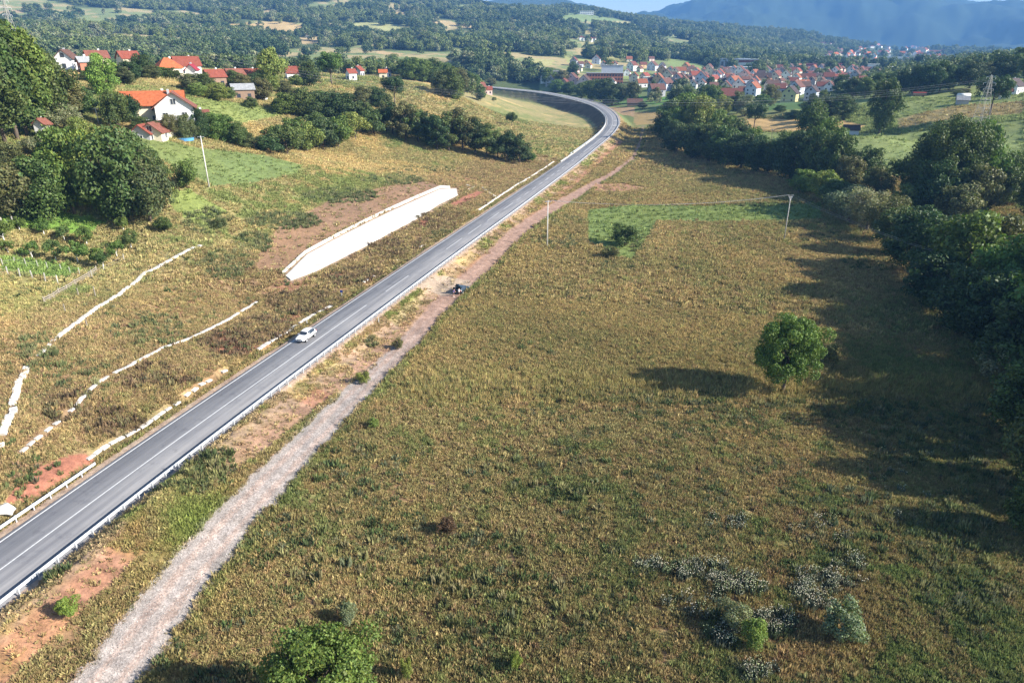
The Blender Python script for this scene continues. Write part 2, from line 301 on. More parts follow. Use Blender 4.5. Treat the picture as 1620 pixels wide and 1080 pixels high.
_a, _b = road_coords(tp[:, 0], tp[:, 1]); _o = np.argsort(_b); TRT, TRS = _b[_o], _a[_o]
def clearing(X, Y, D): return sm(fbm(X, Y * .6, 120, 3, 71), .565, .585) * (D > 780) * (D < 2300)
def cover(X, Y, Z, S, T):
    D = np.hypot(X, Y); n1 = fbm(X, Y, 14, 4, 1); n2 = fbm(X, Y, 3.2, 4, 2); n3 = fbm(X, Y, .8, 3, 3); n4 = fbm(X, Y, 40, 3, 4)
    px, py = project(X, Y, Z)
    wob = np.clip(30 / np.maximum(D, 30), .05, 1) * 9
    qx = px + (fbm(X, Y, 4, 3, 11) - .5) * wob * 1.6; qy = py + (fbm(X, Y, 4, 3, 12) - .5) * wob
    def mix(c, b, m): return c + (np.asarray(b) - c) * m[..., None]
    # right-hand field: dry weeds, brown earth showing, green herbs
    c = np.broadcast_to(np.array([.25, .185, .085]), X.shape + (3,)).copy()
    c = mix(c, DRY, sm(n1, .42, .66)); gst = .42 + .28 * sm(py, 600, 680) + .25 * sm(px, 1000, 1400); c = mix(c, np.array([.15, .170, .065]), sm(n2 * .7 + n3 * .3 + (n4 - .5) * .9, .44, .62) * gst)
    mown = sm(py, 632, 645) * (X > -40) * (D < 130)
    c = mix(c, np.array([.27, .165, .095]), mown * sm(fbm(X, Y, 3.0, 4, 8) + .4 * n3, .57, .76) * .9)
    c = mix(c, BRN, sm(n3 + n1 * .5, .82, 1.0) * .7)
    c = mix(c, GRN * .8, sm(px, 1150, 1500) * sm(py, 520, 620) * .6)
    g = .75 + .25 * n2; h = .34 + .35 * n4
    band = np.exp(-((py - 615) / 24) ** 2) * sm(px, 600, 680) * (D < 130)
    h = h + band * .55 + (1 - mown) * .15; c = mix(c, DRY * np.array([.85, .95, .8]), band * .5)
    # left hillside, dry and golden; embankments browner
    left = (S < -4) & (D < 900) & (T > 1) & ((T < 330) | (np.abs(S) > 5)) | ((S == 999) & (X < 0))
    cl = np.broadcast_to(np.array([.29, .25, .115]), X.shape + (3,)).copy()
    cl = mix(cl, STRAW, sm(n1, .5, .72)); cl = mix(cl, np.array([.16, .19, .065]), sm(n2 + (n4 - .5), .50, .72) * .8)
    near = sm(-S, 4, 8) * (1 - sm(-S, 26, 40)) * (T < 330)
    cl = mix(cl, np.array([.25, .165, .10]), near * .95 * sm(n2, .15, .45)); cl = mix(cl, np.array([.17, .165, .06]), near * sm(n3 + n2 * .6, .85, 1.05) * .6)
    cl = mix(cl, RED * .85, near * sm(n1 + .3 * n3, .80, .92) * .6)
    cl = np.where((near > .3)[..., None], cl * (.60 + .78 * fbm(T, S * .22, 1.1, 3, 77)[..., None]), cl)
    c = np.where(left[..., None], cl, c); g = np.where(left, .8 + .2 * n3, g); h = np.where(left, .42 + .3 * n2, h)
    # right embankment: bare ochre earth with tufts, greener towards the camera
    emb = (S > 4.5) & (S < 11.5) & (Z > FZ + .25) & (T < 420)
    ce = mix(np.broadcast_to(ORG, X.shape + (3,)).copy(), np.array([.36, .26, .13]), sm(n2, .4, .6)); ce = mix(ce, np.array([.19, .22, .06]), sm(n1 + (n2 - .5), .5, .7) * .8)
    ce = mix(ce, np.array([.40, .17, .11]), sm(S + n2 * 2, 8.5, 10) * .6)
    rill = fbm(T, S * .22, 1.1, 3, 77)[..., None]; ce = ce * (.50 + .95 * rill)
    c = np.where(emb[..., None], ce, c); g = np.where(emb, .22 + .55 * sm(n1 + (S < 7) * .12, .46, .64), g); h = np.where(emb, .3 + .3 * n1, h)
    bare_ = emb & (S > 6.2 - (n2 - .5) * 2) & (px > 230) & (px < 720) & (fbm(X, Y, 7, 3, 16) > .36); c = np.where(bare_[..., None], c * .45 + np.array([.36, .25, .175]) * (.55 + .85 * rill) * .55, c); g = np.where(bare_, .07 + .25 * (n2 > .62), g)
    gl = np.exp(-((px - 305) / 75) ** 2 - ((py - 820) / 75) ** 2) * (S > 6) * (D < 90)
    c = mix(c, np.array([.20, .235, .05]), gl * .9); g = np.where(gl > .3, 1, g)
    # shoulders beside the asphalt
    sh = (np.abs(S) < 5.0) & (T < len(RT)); c = np.where(sh[..., None], mix(np.broadcast_to(np.array([.36, .24, .18]), X.shape + (3,)).copy(), np.array([.42, .34, .26]), n3), c); g = np.where(sh, .05, g)
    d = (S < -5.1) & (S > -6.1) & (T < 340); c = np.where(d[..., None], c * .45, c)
    # inside and outside of the bend
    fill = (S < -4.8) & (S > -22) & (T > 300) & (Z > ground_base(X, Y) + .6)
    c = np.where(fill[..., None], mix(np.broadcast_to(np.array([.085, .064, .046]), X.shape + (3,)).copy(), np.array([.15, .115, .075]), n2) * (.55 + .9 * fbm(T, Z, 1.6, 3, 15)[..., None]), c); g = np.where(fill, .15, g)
    # the dirt track
    td, tw = poly_dist(X, Y, tp, tp[:, 2]); tw = tw + (n2 - .5) * 1.3
    tr = 1 - sm(td, tw - .35, tw + .35)
    ct = mix(np.broadcast_to(GRV, X.shape + (3,)).copy(), np.array([.37, .255, .20]), sm(n2 + .45 * np.cos((td - .85) * 4.2), .30, .75) *.50)
    ct = mix(ct, np.array([.32, .20, .145]), sm(Y, 80, 130) * .85); ct = mix(ct, GRV, sm(np.abs(td - tw), .9, .3) * (1 - sm(Y, 60, 110)) * .7)
    ct = ct * (.82 + .36 * n3[..., None]) * (.88 + .24 * fbm(T, S * 6, 5, 3, 14)[..., None])
    c = mix(c, ct, tr); g = g * (1 - tr)
    verge = np.exp(-((td - tw - .8) / .7) ** 2) * (S > np.interp(T, TRT, TRS)); c = mix(c, GRN * .9, verge * .6); h = h + verge * .15
    # valley beyond the field
    v = sm(D, 430, 520) * ((S > 8) | (S == 999)) * (X > 0); c = mix(c, np.array([.15, .19, .07]), v); g = g * (1 - v * .7)
    far = sm(D, 620, 800); clr = clearing(X, Y, D); c = mix(c, np.array([.075, .100, .042]), far); c = mix(c, np.array([.20, .24, .10]) + (np.array([.38, .31, .16]) - np.array([.20, .24, .10])) * sm(n4, .5, .6)[..., None], far * clr); g = g * (1 - far)
    hill = ((X > 150) & (D < 620) & (D > 120) & (X > Y * .38)); c = mix(c, MEAD, hill * .9)
    for poly, colr, gr, a, b in LAND:
        m = inpoly(qx, qy, poly) & (D > a) & (D < b)
        if m.any():
            cc = np.asarray(colr) * (.82 + .36 * n2[m][:, None]); cc = cc + (np.array([.05, .02, -.005]) * (n1[m] - .5)[:, None])
            c[m] = cc; g[m] = gr
    m = inpoly(px, py, LAND[19][0]) & (D > 380) & (D < 600)
    if m.any(): c[m] *= (.88 + .22 * (np.sin((X[m] * .9 + Y[m] * .25) * 1.0 + n1[m] * 3) > 0))[:, None]
    ap_ = inpoly(px, py, APRON) & (D < 300); g[ap_] = 0; c[ap_] = np.array([.30, .22, .16])
    fd = D > 800
    for poly, colr in FIELDS:
        xs = [q[0] for q in poly]; ys = [q[1] for q in poly]
        m = fd & (px > min(xs)) & (px < max(xs)) & (py > min(ys)) & (py < max(ys))
        if m.any():
            idx = np.nonzero(m); k = inpoly(px[idx], py[idx], poly); idx = tuple(q[k] for q in idx)
            c[idx] = np.asarray(colr) * (.85 + .3 * n4[idx][:, None])
    m = sm(D, 3600, 5200); c = mix(c, np.array([.030, .050, .026]), m * 1.0)
    c = c * (.80 + .42 * n3[..., None] * (D < 420)[..., None] + .19 * (D >= 420)[..., None])
    return np.clip(c, .01, .9), np.clip(g, 0, 1), h
_GB = base_h(GX, GY)
def ground_base(X, Y):
    if X.shape == GX.shape: return _GB
    u = np.interp(np.arctan2(X, Y), AZ, np.arange(len(AZ))); v = np.interp(np.log(np.maximum(np.hypot(X, Y), 10)), LV, np.arange(len(LV)))
    return _GB[np.clip(np.round(v).astype(int), 0, len(LV) - 1), np.clip(np.round(u).astype(int), 0, len(AZ) - 1)]
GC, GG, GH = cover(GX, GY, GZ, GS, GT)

# ---------------------------------------------------------------- materials
def new_mat(name):
    m = bpy.data.materials.new(name); m.use_nodes = True
    b = m.node_tree.nodes['Principled BSDF']; return m, m.node_tree, b
def N(nt, typ, **kw):
    n = nt.nodes.new(typ)
    for k, v in kw.items():
        if k.startswith('i_'): n.inputs[int(k[2:])].default_value = v
        else: setattr(n, k, v)
    return n
def mix_rgb(nt, mode, fac, a, b):
    n = nt.nodes.new('ShaderNodeMix'); n.data_type = 'RGBA'; n.blend_type = mode
    for sock, v in ((n.inputs['Factor'], fac), (n.inputs['A'], a), (n.inputs['B'], b)):
        pass
    ins = [s for s in n.inputs]
    fs, As, Bs = ins[0], ins[6], ins[7]
    for s, v in ((fs, fac), (As, a), (Bs, b)):
        if hasattr(v, 'node'): nt.links.new(v, s)
        else: s.default_value = v if not isinstance(v, tuple) or len(v) == 4 else v + (1,)
    return n.outputs[2]
def noise_out(nt, scale, detail=4, rough=.6, coord='Object', vec=None):
    if vec is None:
        tc = nt.nodes.new('ShaderNodeTexCoord'); vec = tc.outputs[coord]
    n = nt.nodes.new('ShaderNodeTexNoise'); n.inputs['Scale'].default_value = scale; n.inputs['Detail'].default_value = detail; n.inputs['Roughness'].default_value = rough
    nt.links.new(vec, n.inputs['Vector']); return n.outputs['Fac']
def ramp(nt, fac, stops):
    r = nt.nodes.new('ShaderNodeValToRGB'); e = r.color_ramp.elements
    while len(e) < len(stops): e.new(.5)
    for q, (p_, c_) in zip(e, stops): q.position = p_; q.color = tuple(c_) + (1,)
    nt.links.new(fac, r.inputs[0]); return r.outputs[0]
def bump(nt, b, h, strength, dist):
    n = nt.nodes.new('ShaderNodeBump'); n.inputs['Strength'].default_value = strength; n.inputs['Distance'].default_value = dist
    nt.links.new(h, n.inputs['Height']); nt.links.new(n.outputs[0], b.inputs['Normal'])

def plain(name, c, rough=.7, var=.15, scale=3.0, metal=0.0, spec=.3, bmp=0.0, bdist=.02):
    m, t, b = new_mat(name)
    f = noise_out(t, scale, 5, .65)
    lo = tuple(max(0, q * (1 - var)) for q in c); hi = tuple(min(1, q * (1 + var)) for q in c)
    t.links.new(ramp(t, f, [(.3, lo), (.7, hi)]), b.inputs['Base Color'])
    b.inputs['Roughness'].default_value = rough; b.inputs['Metallic'].default_value = metal; b.inputs['Specular IOR Level'].default_value = spec
    if bmp: bump(t, b, noise_out(t, scale * 6, 4, .7), bmp, bdist)
    return m
def ground_mat():
    m, t, b = new_mat('ground')
    a = N(t, 'ShaderNodeVertexColor', layer_name='cover')
    f = noise_out(t, 2.6, 6, .75); f2 = noise_out(t, .35, 4, .6)
    c = mix_rgb(t, 'MULTIPLY', 1.0, a.outputs[0], ramp(t, f, [(.30, (.55, .55, .55)), (.5, (.98, .98, .98)), (.72, (1.45, 1.42, 1.35))]))
    c = mix_rgb(t, 'MULTIPLY', .6, c, ramp(t, f2, [(.35, (.82, .82, .82)), (.65, (1.15, 1.12, 1.05))]))
    t.links.new(c, b.inputs['Base Color']); b.inputs['Roughness'].default_value = .95; b.inputs['Specular IOR Level'].default_value = .1
    bump(t, b, noise_out(t, 3.5, 6, .75), .8, .12)
    return m
def track_mat():
    m, t, b = new_mat('gravel')
    a = N(t, 'ShaderNodeVertexColor', layer_name='cover')
    tc = N(t, 'ShaderNodeTexCoord'); v = N(t, 'ShaderNodeTexVoronoi'); v.inputs['Scale'].default_value = 7.0; t.links.new(tc.outputs['Object'], v.inputs['Vector'])
    c = mix_rgb(t, 'MULTIPLY', .8, a.outputs[0], ramp(t, v.outputs['Color'], [(.1, (.62, .6, .58)), (.6, (1.05, 1.05, 1.05)), (.95, (1.5, 1.48, 1.45))]))
    c = mix_rgb(t, 'MULTIPLY', .7, c, ramp(t, noise_out(t, 1.1, 6, .7), [(.35, (.78, .76, .74)), (.65, (1.2, 1.2, 1.2))]))
    t.links.new(c, b.inputs['Base Color']); b.inputs['Roughness'].default_value = .95; b.inputs['Specular IOR Level'].default_value = .1
    bump(t, b, v.outputs['Distance'], .5, .04)
    return m
def asphalt_mat():
    m, t, b = new_mat('asphalt')
    uv = N(t, 'ShaderNodeUVMap', uv_map='road'); sep = N(t, 'ShaderNodeSeparateXYZ'); t.links.new(uv.outputs[0], sep.inputs[0])
    cmb = N(t, 'ShaderNodeCombineXYZ'); ml = N(t, 'ShaderNodeMath', operation='MULTIPLY', i_1=.035); t.links.new(sep.outputs[1], ml.inputs[0])
    t.links.new(sep.outputs[0], cmb.inputs[0]); t.links.new(ml.outputs[0], cmb.inputs[1])
    streak = noise_out(t, 1.6, 4, .55, vec=cmb.outputs[0]); fine = noise_out(t, 26, 4, .8); big = noise_out(t, .08, 4, .6)
    c = ramp(t, streak, [(.32, (.175, .175, .183)), (.5, (.225, .224, .228)), (.68, (.275, .270, .268))])
    patch = noise_out(t, .55, 5, .75); c = mix_rgb(t, 'MULTIPLY', .8, c, ramp(t, patch, [(.36, (.80, .80, .82)), (.44, (1, 1, 1)), (.62, (1.04, 1.03, 1.02))]))
    c = mix_rgb(t, 'MULTIPLY', .8, c, ramp(t, fine, [(.3, (.8, .8, .8)), (.7, (1.2, 1.2, 1.2))]))
    c = mix_rgb(t, 'MULTIPLY', .7, c, ramp(t, big, [(.35, (.85, .85, .87)), (.65, (1.12, 1.1, 1.08))]))
    t.links.new(c, b.inputs['Base Color']); b.inputs['Roughness'].default_value = .85; b.inputs['Specular IOR Level'].default_value = .25
    return m
def leaf_mat(name, source):
    m, t, b = new_mat(name); out = t.nodes['Material Output']
    if source == 'object': c0 = N(t, 'ShaderNodeObjectInfo').outputs['Color']
    else:
        a = N(t, 'ShaderNodeAttribute', attribute_type='INSTANCER', attribute_name='tint'); c0 = a.outputs['Color']
    n = noise_out(t, .55, 3, .6); g = N(t, 'ShaderNodeVertexColor', layer_name='leaf')
    c = mix_rgb(t, 'MULTIPLY', 1.0, c0, ramp(t, n, [(.32, (.72, .76, .78)), (.68, (1.3, 1.22, 1.0))]))
    c = mix_rgb(t, 'MULTIPLY', 1.0, c, g.outputs[0])
    t.links.new(c, b.inputs['Base Color']); b.inputs['Roughness'].default_value = .55; b.inputs['Specular IOR Level'].default_value = .25
    tr = N(t, 'ShaderNodeBsdfTranslucent'); c2 = mix_rgb(t, 'MULTIPLY', 1.0, c, (1.25, 1.35, .6)); t.links.new(c2, tr.inputs[0])
    mx = N(t, 'ShaderNodeMixShader', i_0=.22); t.links.new(b.outputs[0], mx.inputs[1]); t.links.new(tr.outputs[0], mx.inputs[2]); t.links.new(mx.outputs[0], out.inputs[0])
    return m
M = {}
M['ground'] = ground_mat(); M['track'] = track_mat(); M['asphalt'] = asphalt_mat()
M['leaf'] = leaf_mat('leaf', 'object'); M['leaf_i'] = leaf_mat('leaf_instanced', 'inst')
def grass_mat():
    m, t, b = new_mat('grass_blades'); out = t.nodes['Material Output']
    a = N(t, 'ShaderNodeAttribute', attribute_type='INSTANCER', attribute_name='tint'); g = N(t, 'ShaderNodeVertexColor', layer_name='leaf')
    c = mix_rgb(t, 'MULTIPLY', 1.0, a.outputs['Color'], g.outputs[0])
    t.links.new(c, b.inputs['Base Color']); b.inputs['Roughness'].default_value = .7; b.inputs['Specular IOR Level'].default_value = .15
    tr = N(t, 'ShaderNodeBsdfTranslucent'); t.links.new(c, tr.inputs[0])
    mx = N(t, 'ShaderNodeMixShader', i_0=.25); t.links.new(b.outputs[0], mx.inputs[1]); t.links.new(tr.outputs[0], mx.inputs[2]); t.links.new(mx.outputs[0], out.inputs[0])
    return m
M['grass'] = grass_mat()
M['bark'] = plain('bark', (.13, .10, .075), .9, .3, 4, bmp=.5, bdist=.03)
M['whitewash'] = plain('whitewashed_bark', (.72, .70, .66), .9, .15, 8)
M['line'] = plain('road_paint', (.62, .62, .60), .7, .2, 5)
M['steel'] = plain('galvanised_steel', (.60, .62, .64), .42, .1, 6, metal=.35, spec=.5)
M['concrete'] = plain('concrete', (.60, .58, .54), .85, .15, 3, bmp=.2)
M['white_stone'] = plain('white_stone', (.60, .57, .52), .9, .22, 2.2, bmp=.5, bdist=.05)
M['apron'] = plain('pale_concrete', (.52, .50, .46), .9, .20, .35, bmp=.25, bdist=.03)
M['wood'] = plain('weathered_wood', (.30, .26, .21), .9, .3, 5, bmp=.4)
M['post'] = plain('grey_post', (.42, .40, .36), .9, .2, 4)
M['cable'] = plain('cable', (.30, .30, .31), .6, .05, 1)
M['glass'] = plain('window_glass', (.035, .045, .06), .12, .2, .7, spec=.7)
M['frame'] = plain('white_frame', (.70, .70, .68), .5, .05, 3)
M['dark'] = plain('dark_rubber', (.02, .02, .022), .8, .2, 3)
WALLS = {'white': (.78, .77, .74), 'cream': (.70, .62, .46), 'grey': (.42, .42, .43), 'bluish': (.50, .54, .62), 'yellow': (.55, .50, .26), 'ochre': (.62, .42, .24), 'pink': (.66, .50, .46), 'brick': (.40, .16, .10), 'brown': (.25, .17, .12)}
ROOFS = {'orange': (.44, .125, .050), 'red': (.24, .068, .045), 'brown': (.125, .068, .052), 'dark': (.070, .052, .052), 'crimson': (.28, .035, .05), 'grey': (.30, .31, .32), 'rust': (.21, .082, .058), 'muted_orange': (.27, .10, .055), 'muted_red': (.155, .058, .045), 'muted_rust': (.135, .066, .052), 'muted_brown': (.095, .060, .050)}
def tile_mat(name, c):
    m, t, b = new_mat(name)
    f = noise_out(t, 1.3, 5, .7); f2 = noise_out(t, 9, 3, .7)
    cc = ramp(t, f, [(.28, tuple(q * .70 for q in c)), (.5, c), (.75, tuple(min(1, q * 1.3 + .015) for q in c))])
    cc = mix_rgb(t, 'MULTIPLY', .6, cc, ramp(t, f2, [(.3, (.7, .7, .7)), (.7, (1.2, 1.2, 1.2))]))
    tc = N(t, 'ShaderNodeTexCoord'); w = N(t, 'ShaderNodeTexWave', wave_type='BANDS', bands_direction='Z'); w.inputs['Scale'].default_value = 1.1; w.inputs['Distortion'].default_value = .3
    t.links.new(tc.outputs['Object'], w.inputs[0])
    w2 = N(t, 'ShaderNodeTexWave', wave_type='BANDS', bands_direction='X'); w2.inputs['Scale'].default_value = 1.0; t.links.new(tc.outputs['Object'], w2.inputs[0])
    cc = mix_rgb(t, 'MULTIPLY', .45, cc, ramp(t, w.outputs['Fac'], [(.05, (.55, .5, .5)), (.35, (1, 1, 1))]))
    t.links.new(cc, b.inputs['Base Color']); b.inputs['Roughness'].default_value = .8; b.inputs['Specular IOR Level'].default_value = .2
    bump(t, b, w2.outputs['Fac'], .5, .06)
    return m
for k, c in WALLS.items(): M['wall_' + k] = plain('plaster_' + k, c, .9, .09, .7, bmp=.1)
for k, c in ROOFS.items(): M['roof_' + k] = tile_mat('roof_tiles_' + k, c)

# ---------------------------------------------------------------- object helpers
def prop(o, label=None, cat=None, group=None, kind=None):
    if label: o['label'] = label
    if cat: o['category'] = cat
    if group: o['group'] = group
    if kind: o['kind'] = kind
    return o
def empty(name, loc, rz=0.0, label=None, cat=None, group=None):
    o = bpy.data.objects.new(name, None); col.objects.link(o); o.location = [float(q) for q in loc]; o.rotation_euler = (0, 0, rz)
    o.empty_display_size = .5
    return prop(o, label, cat, group)
def link(name, me, parent=None, mat=None):
    o = bpy.data.objects.new(name, me); col.objects.link(o)
    if parent is not None: o.parent = parent
    if mat is not None and not me.materials: me.materials.append(mat)
    return o
def np_mesh(name, V, Fq, colors=None, mat=None, smooth=False, cname='cover'):
    """V (n,3), Fq (m,k) with k = 3 or 4"""
    me = bpy.data.meshes.new(name); V = np.ascontiguousarray(V, np.float32); Fq = np.ascontiguousarray(Fq, np.int32); k = Fq.shape[1]
    me.vertices.add(len(V)); me.vertices.foreach_set('co', V.ravel())
    me.loops.add(Fq.size); me.loops.foreach_set('vertex_index', Fq.ravel())
    me.polygons.add(len(Fq)); me.polygons.foreach_set('loop_start', np.arange(0, Fq.size, k, dtype=np.int32)); me.polygons.foreach_set('loop_total', np.full(len(Fq), k, np.int32))
    if smooth: me.polygons.foreach_set('use_smooth', np.ones(len(Fq), bool))
    me.update(calc_edges=True)
    if colors is not None:
        ca = me.color_attributes.new(cname, 'FLOAT_COLOR', 'POINT'); cc = np.ones((len(V), 4), np.float32); cc[:, :3] = colors; ca.data.foreach_set('color', cc.ravel())
    if mat: me.materials.append(mat)
    return me
class MB:
    """collects simple solids into one mesh"""
    def __init__(s): s.v = []; s.f = []
    def add(s, vs, fs):
        o = len(s.v); s.v += [tuple(float(q) for q in p_) for p_ in vs]; s.f += [tuple(i + o for i in f) for f in fs]; return s
    def box(s, c, d, rz=0.0, taper=1.0):
        cx, cy, cz = c; x, y, z = d[0] / 2, d[1] / 2, d[2] / 2; co, si = math.cos(rz), math.sin(rz); vs = []
        for k in (-1, 1):
            t = taper if k == 1 else 1
            for a, b in ((-1, -1), (1, -1), (1, 1), (-1, 1)):
                X, Y = a * x * t, b * y * t; vs.append((cx + X * co - Y * si, cy + X * si + Y * co, cz + k * z))
        return s.add(vs, [(3, 2, 1, 0), (4, 5, 6, 7), (0, 1, 5, 4), (1, 2, 6, 5), (2, 3, 7, 6), (3, 0, 4, 7)])
    def tube(s, a, b, ra, rb=None, n=6):
        rb = ra if rb is None else rb; a = Vector([float(q) for q in a]); b = Vector([float(q) for q in b]); d = (b - a)
        if d.length < 1e-6: return s
        q = d.to_track_quat('Z', 'Y'); vs = []
        for p_, r in ((a, ra), (b, rb)):
            for i in range(n):
                w = q @ Vector((math.cos(2 * math.pi * i / n) * r, math.sin(2 * math.pi * i / n) * r, 0)); vs.append(p_ + w)
        return s.add(vs, [(i, (i + 1) % n, n + (i + 1) % n, n + i) for i in range(n)] + [tuple(range(n))[::-1], tuple(range(n, 2 * n))])
    def path(s, pts, r, n=5):
        for a, b in zip(pts[:-1], pts[1:]): s.tube(a, b, r, r, n)
        return s
    def mesh(s, name, mat=None, smooth=False):
        me = bpy.data.meshes.new(name); me.from_pydata(s.v, [], s.f); me.update()
        if smooth:
            for p_ in me.polygons: p_.use_smooth = True
        if mat: me.materials.append(mat)
        return me
    def obj(s, name, mat=None, parent=None, smooth=False):
        return link(name, s.mesh(name, mat, smooth), parent)
def twin(root, loc, rz=0.0, scale=None, label=None, group=None):
    """a copy of a thing with copies of its parts and sub-parts"""
    r = root.copy(); col.objects.link(r); r.location = [float(q) for q in loc]; r.rotation_euler = (0, 0, rz)
    if scale is not None: r.scale = scale
    if label: r['label'] = label
    if group: r['group'] = group
    for ch in root.children:
        c = ch.copy(); col.objects.link(c); c.parent = r
        for g in ch.children:
            d = g.copy(); col.objects.link(d); d.parent = c
    return r

# ---------------------------------------------------------------- the ground as one grid, split into its named pieces
nv, nu = GX.shape
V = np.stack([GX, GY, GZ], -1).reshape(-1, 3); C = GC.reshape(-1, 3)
ii, jj = np.meshgrid(np.arange(nv - 1), np.arange(nu - 1), indexing='ij'); base = (ii * nu + jj)
FQ = np.stack([base, base + 1, base + nu + 1, base + nu], -1).reshape(-1, 4)[:, ::-1]
fx = (GX[:-1, :-1]).ravel(); fy = (GY[:-1, :-1]).ravel(); fd_ = np.hypot(fx, fy)
td_, tw_ = poly_dist(fx, fy, tp, tp[:, 2])
px_, py_ = project(fx, fy, GZ[:-1, :-1].ravel())
kind = np.zeros(len(FQ), int)
kind[td_ < tw_ + .2] = 1
for i in (0,): kind[inpoly(px_, py_, LAND[i][0]) & (fd_ < 400)] = 2
kind[inpoly(px_, py_, LAND[1][0]) & (fd_ < 260)] = 3
kind[inpoly(px_, py_, LAND[19][0]) & (fd_ > 380) & (fd_ < 600)] = 4
kind[fd_ > 800] = 5; kind[fd_ > 3600] = 6
for k, nm, mt in ((0, 'ground', 'ground'), (1, 'dirt_track', 'track'), (2, 'grass_strip', 'ground'), (3, 'hillside_lawn', 'ground'), (4, 'stubble_field', 'ground'), (5, 'hills', 'ground'), (6, 'mountain', 'ground')):
    f = FQ[kind == k]; used = np.unique(f); remap = np.zeros(len(V), np.int32); remap[used] = np.arange(len(used))
    prop(link(nm, np_mesh(nm, V[used], remap[f], C[used], M[mt], True)), kind='structure')

# ---------------------------------------------------------------- haze
hb = MB().box((0, 3650, 445), (15800, 8100, 960)); M['haze'] = bpy.data.materials.new('haze'); M['haze'].use_nodes = True
ht = M['haze'].node_tree; ht.nodes.remove(ht.nodes['Principled BSDF']); pv = ht.nodes.new('ShaderNodeVolumePrincipled')
pv.inputs['Color'].default_value = HAZE_COLOR; pv.inputs['Density'].default_value = HAZE_DENSITY; pv.inputs['Anisotropy'].default_value = 0.0
ht.links.new(pv.outputs[0], ht.nodes['Material Output'].inputs['Volume'])
prop(hb.obj('haze', M['haze']), kind='stuff')
#SECTION2
# ---------------------------------------------------------------- the road: asphalt sheet, markings, guard rails
def strip(name, t0, t1, s0, s1, dz, mat, step=1.0, thick=None, parent=None):
    ts = np.arange(t0, t1 + step * .5, step); nS = 2; a = road_pt(ts, s0, dz); b = road_pt(ts, s1, dz); n = len(ts)
    if thick:
        a2 = road_pt(ts, s0 - .25, dz - thick); b2 = road_pt(ts, s1 + .25, dz - thick); V = np.concatenate([a2, a, b, b2]); rows = 4
    else: V = np.concatenate([a, b]); rows = 2
    f = []
    for r in range(rows - 1):
        for i in range(n - 1): f.append((r * n + i, (r + 1) * n + i, (r + 1) * n + i + 1, r * n + i + 1))
    me = np_mesh(name, V, np.array(f), None, mat, True)
    uv = me.uv_layers.new(name='road'); vi = np.empty(len(me.loops), np.int32); me.loops.foreach_get('vertex_index', vi)
    ss = np.repeat([s0 - .25, s0, s1, s1 + .25] if thick else [s0, s1], n); tt = np.tile(ts, rows)
    uv.data.foreach_set('uv', np.stack([ss[vi], tt[vi]], -1).astype(np.float32).ravel())
    return link(name, me, parent)
TEND = float(RT[-1] - 5)
prop(strip('road', 0, TEND, -3.85, 3.95, 0.0, M['asphalt'], thick=.16), kind='structure')
def tpx(px, py):
    """distance along the road of a photo pixel on its surface"""
    p_ = at_z(px, py, 0)
    for _ in range(3):
        s_, t_ = road_coords(np.array([p_[0]]), np.array([p_[1]])); p_ = at_z(px, py, float(road_z(t_[0])))
    return float(t_[0])
prop(strip('edge_line', 0, TEND, -3.52, -3.36, .006, M['line']), kind='structure')
prop(strip('edge_line', 0, TEND, 3.36, 3.52, .006, M['line']), kind='structure')
tsol = tpx(582, 482)
prop(strip('centre_line', 0, tsol, -.07, .07, .006, M['line']), kind='structure')
dash = [((610, 461), (647, 436)), ((706, 394), (730, 377)), ((742, 370), (761, 356)), ((772, 349), (789, 336)), ((797, 331), (810, 321))]
t_last = 0
for a, b in dash:
    ta, tb = tpx(*a), tpx(*b); prop(strip('centre_dash', ta, tb, -.07, .07, .006, M['line'], .5), kind='structure'); t_last = tb
t = t_last + 4.5
tc0 = tpx(925, 240)
while t < tc0:
    prop(strip('centre_dash', t, t + 5, -.07, .07, .006, M['line'], .5), kind='structure'); t += 10
prop(strip('centre_line', tc0, TEND, -.08, .08, .006, M['line']), kind='structure')
for y in (192, 200, 209):
    q = tpx({192: 972, 200: 969, 209: 962}[y], y); prop(strip('rumble_stripe', q, q + 1.6, .6, 3.3, .012, M['line'], .4), kind='structure')

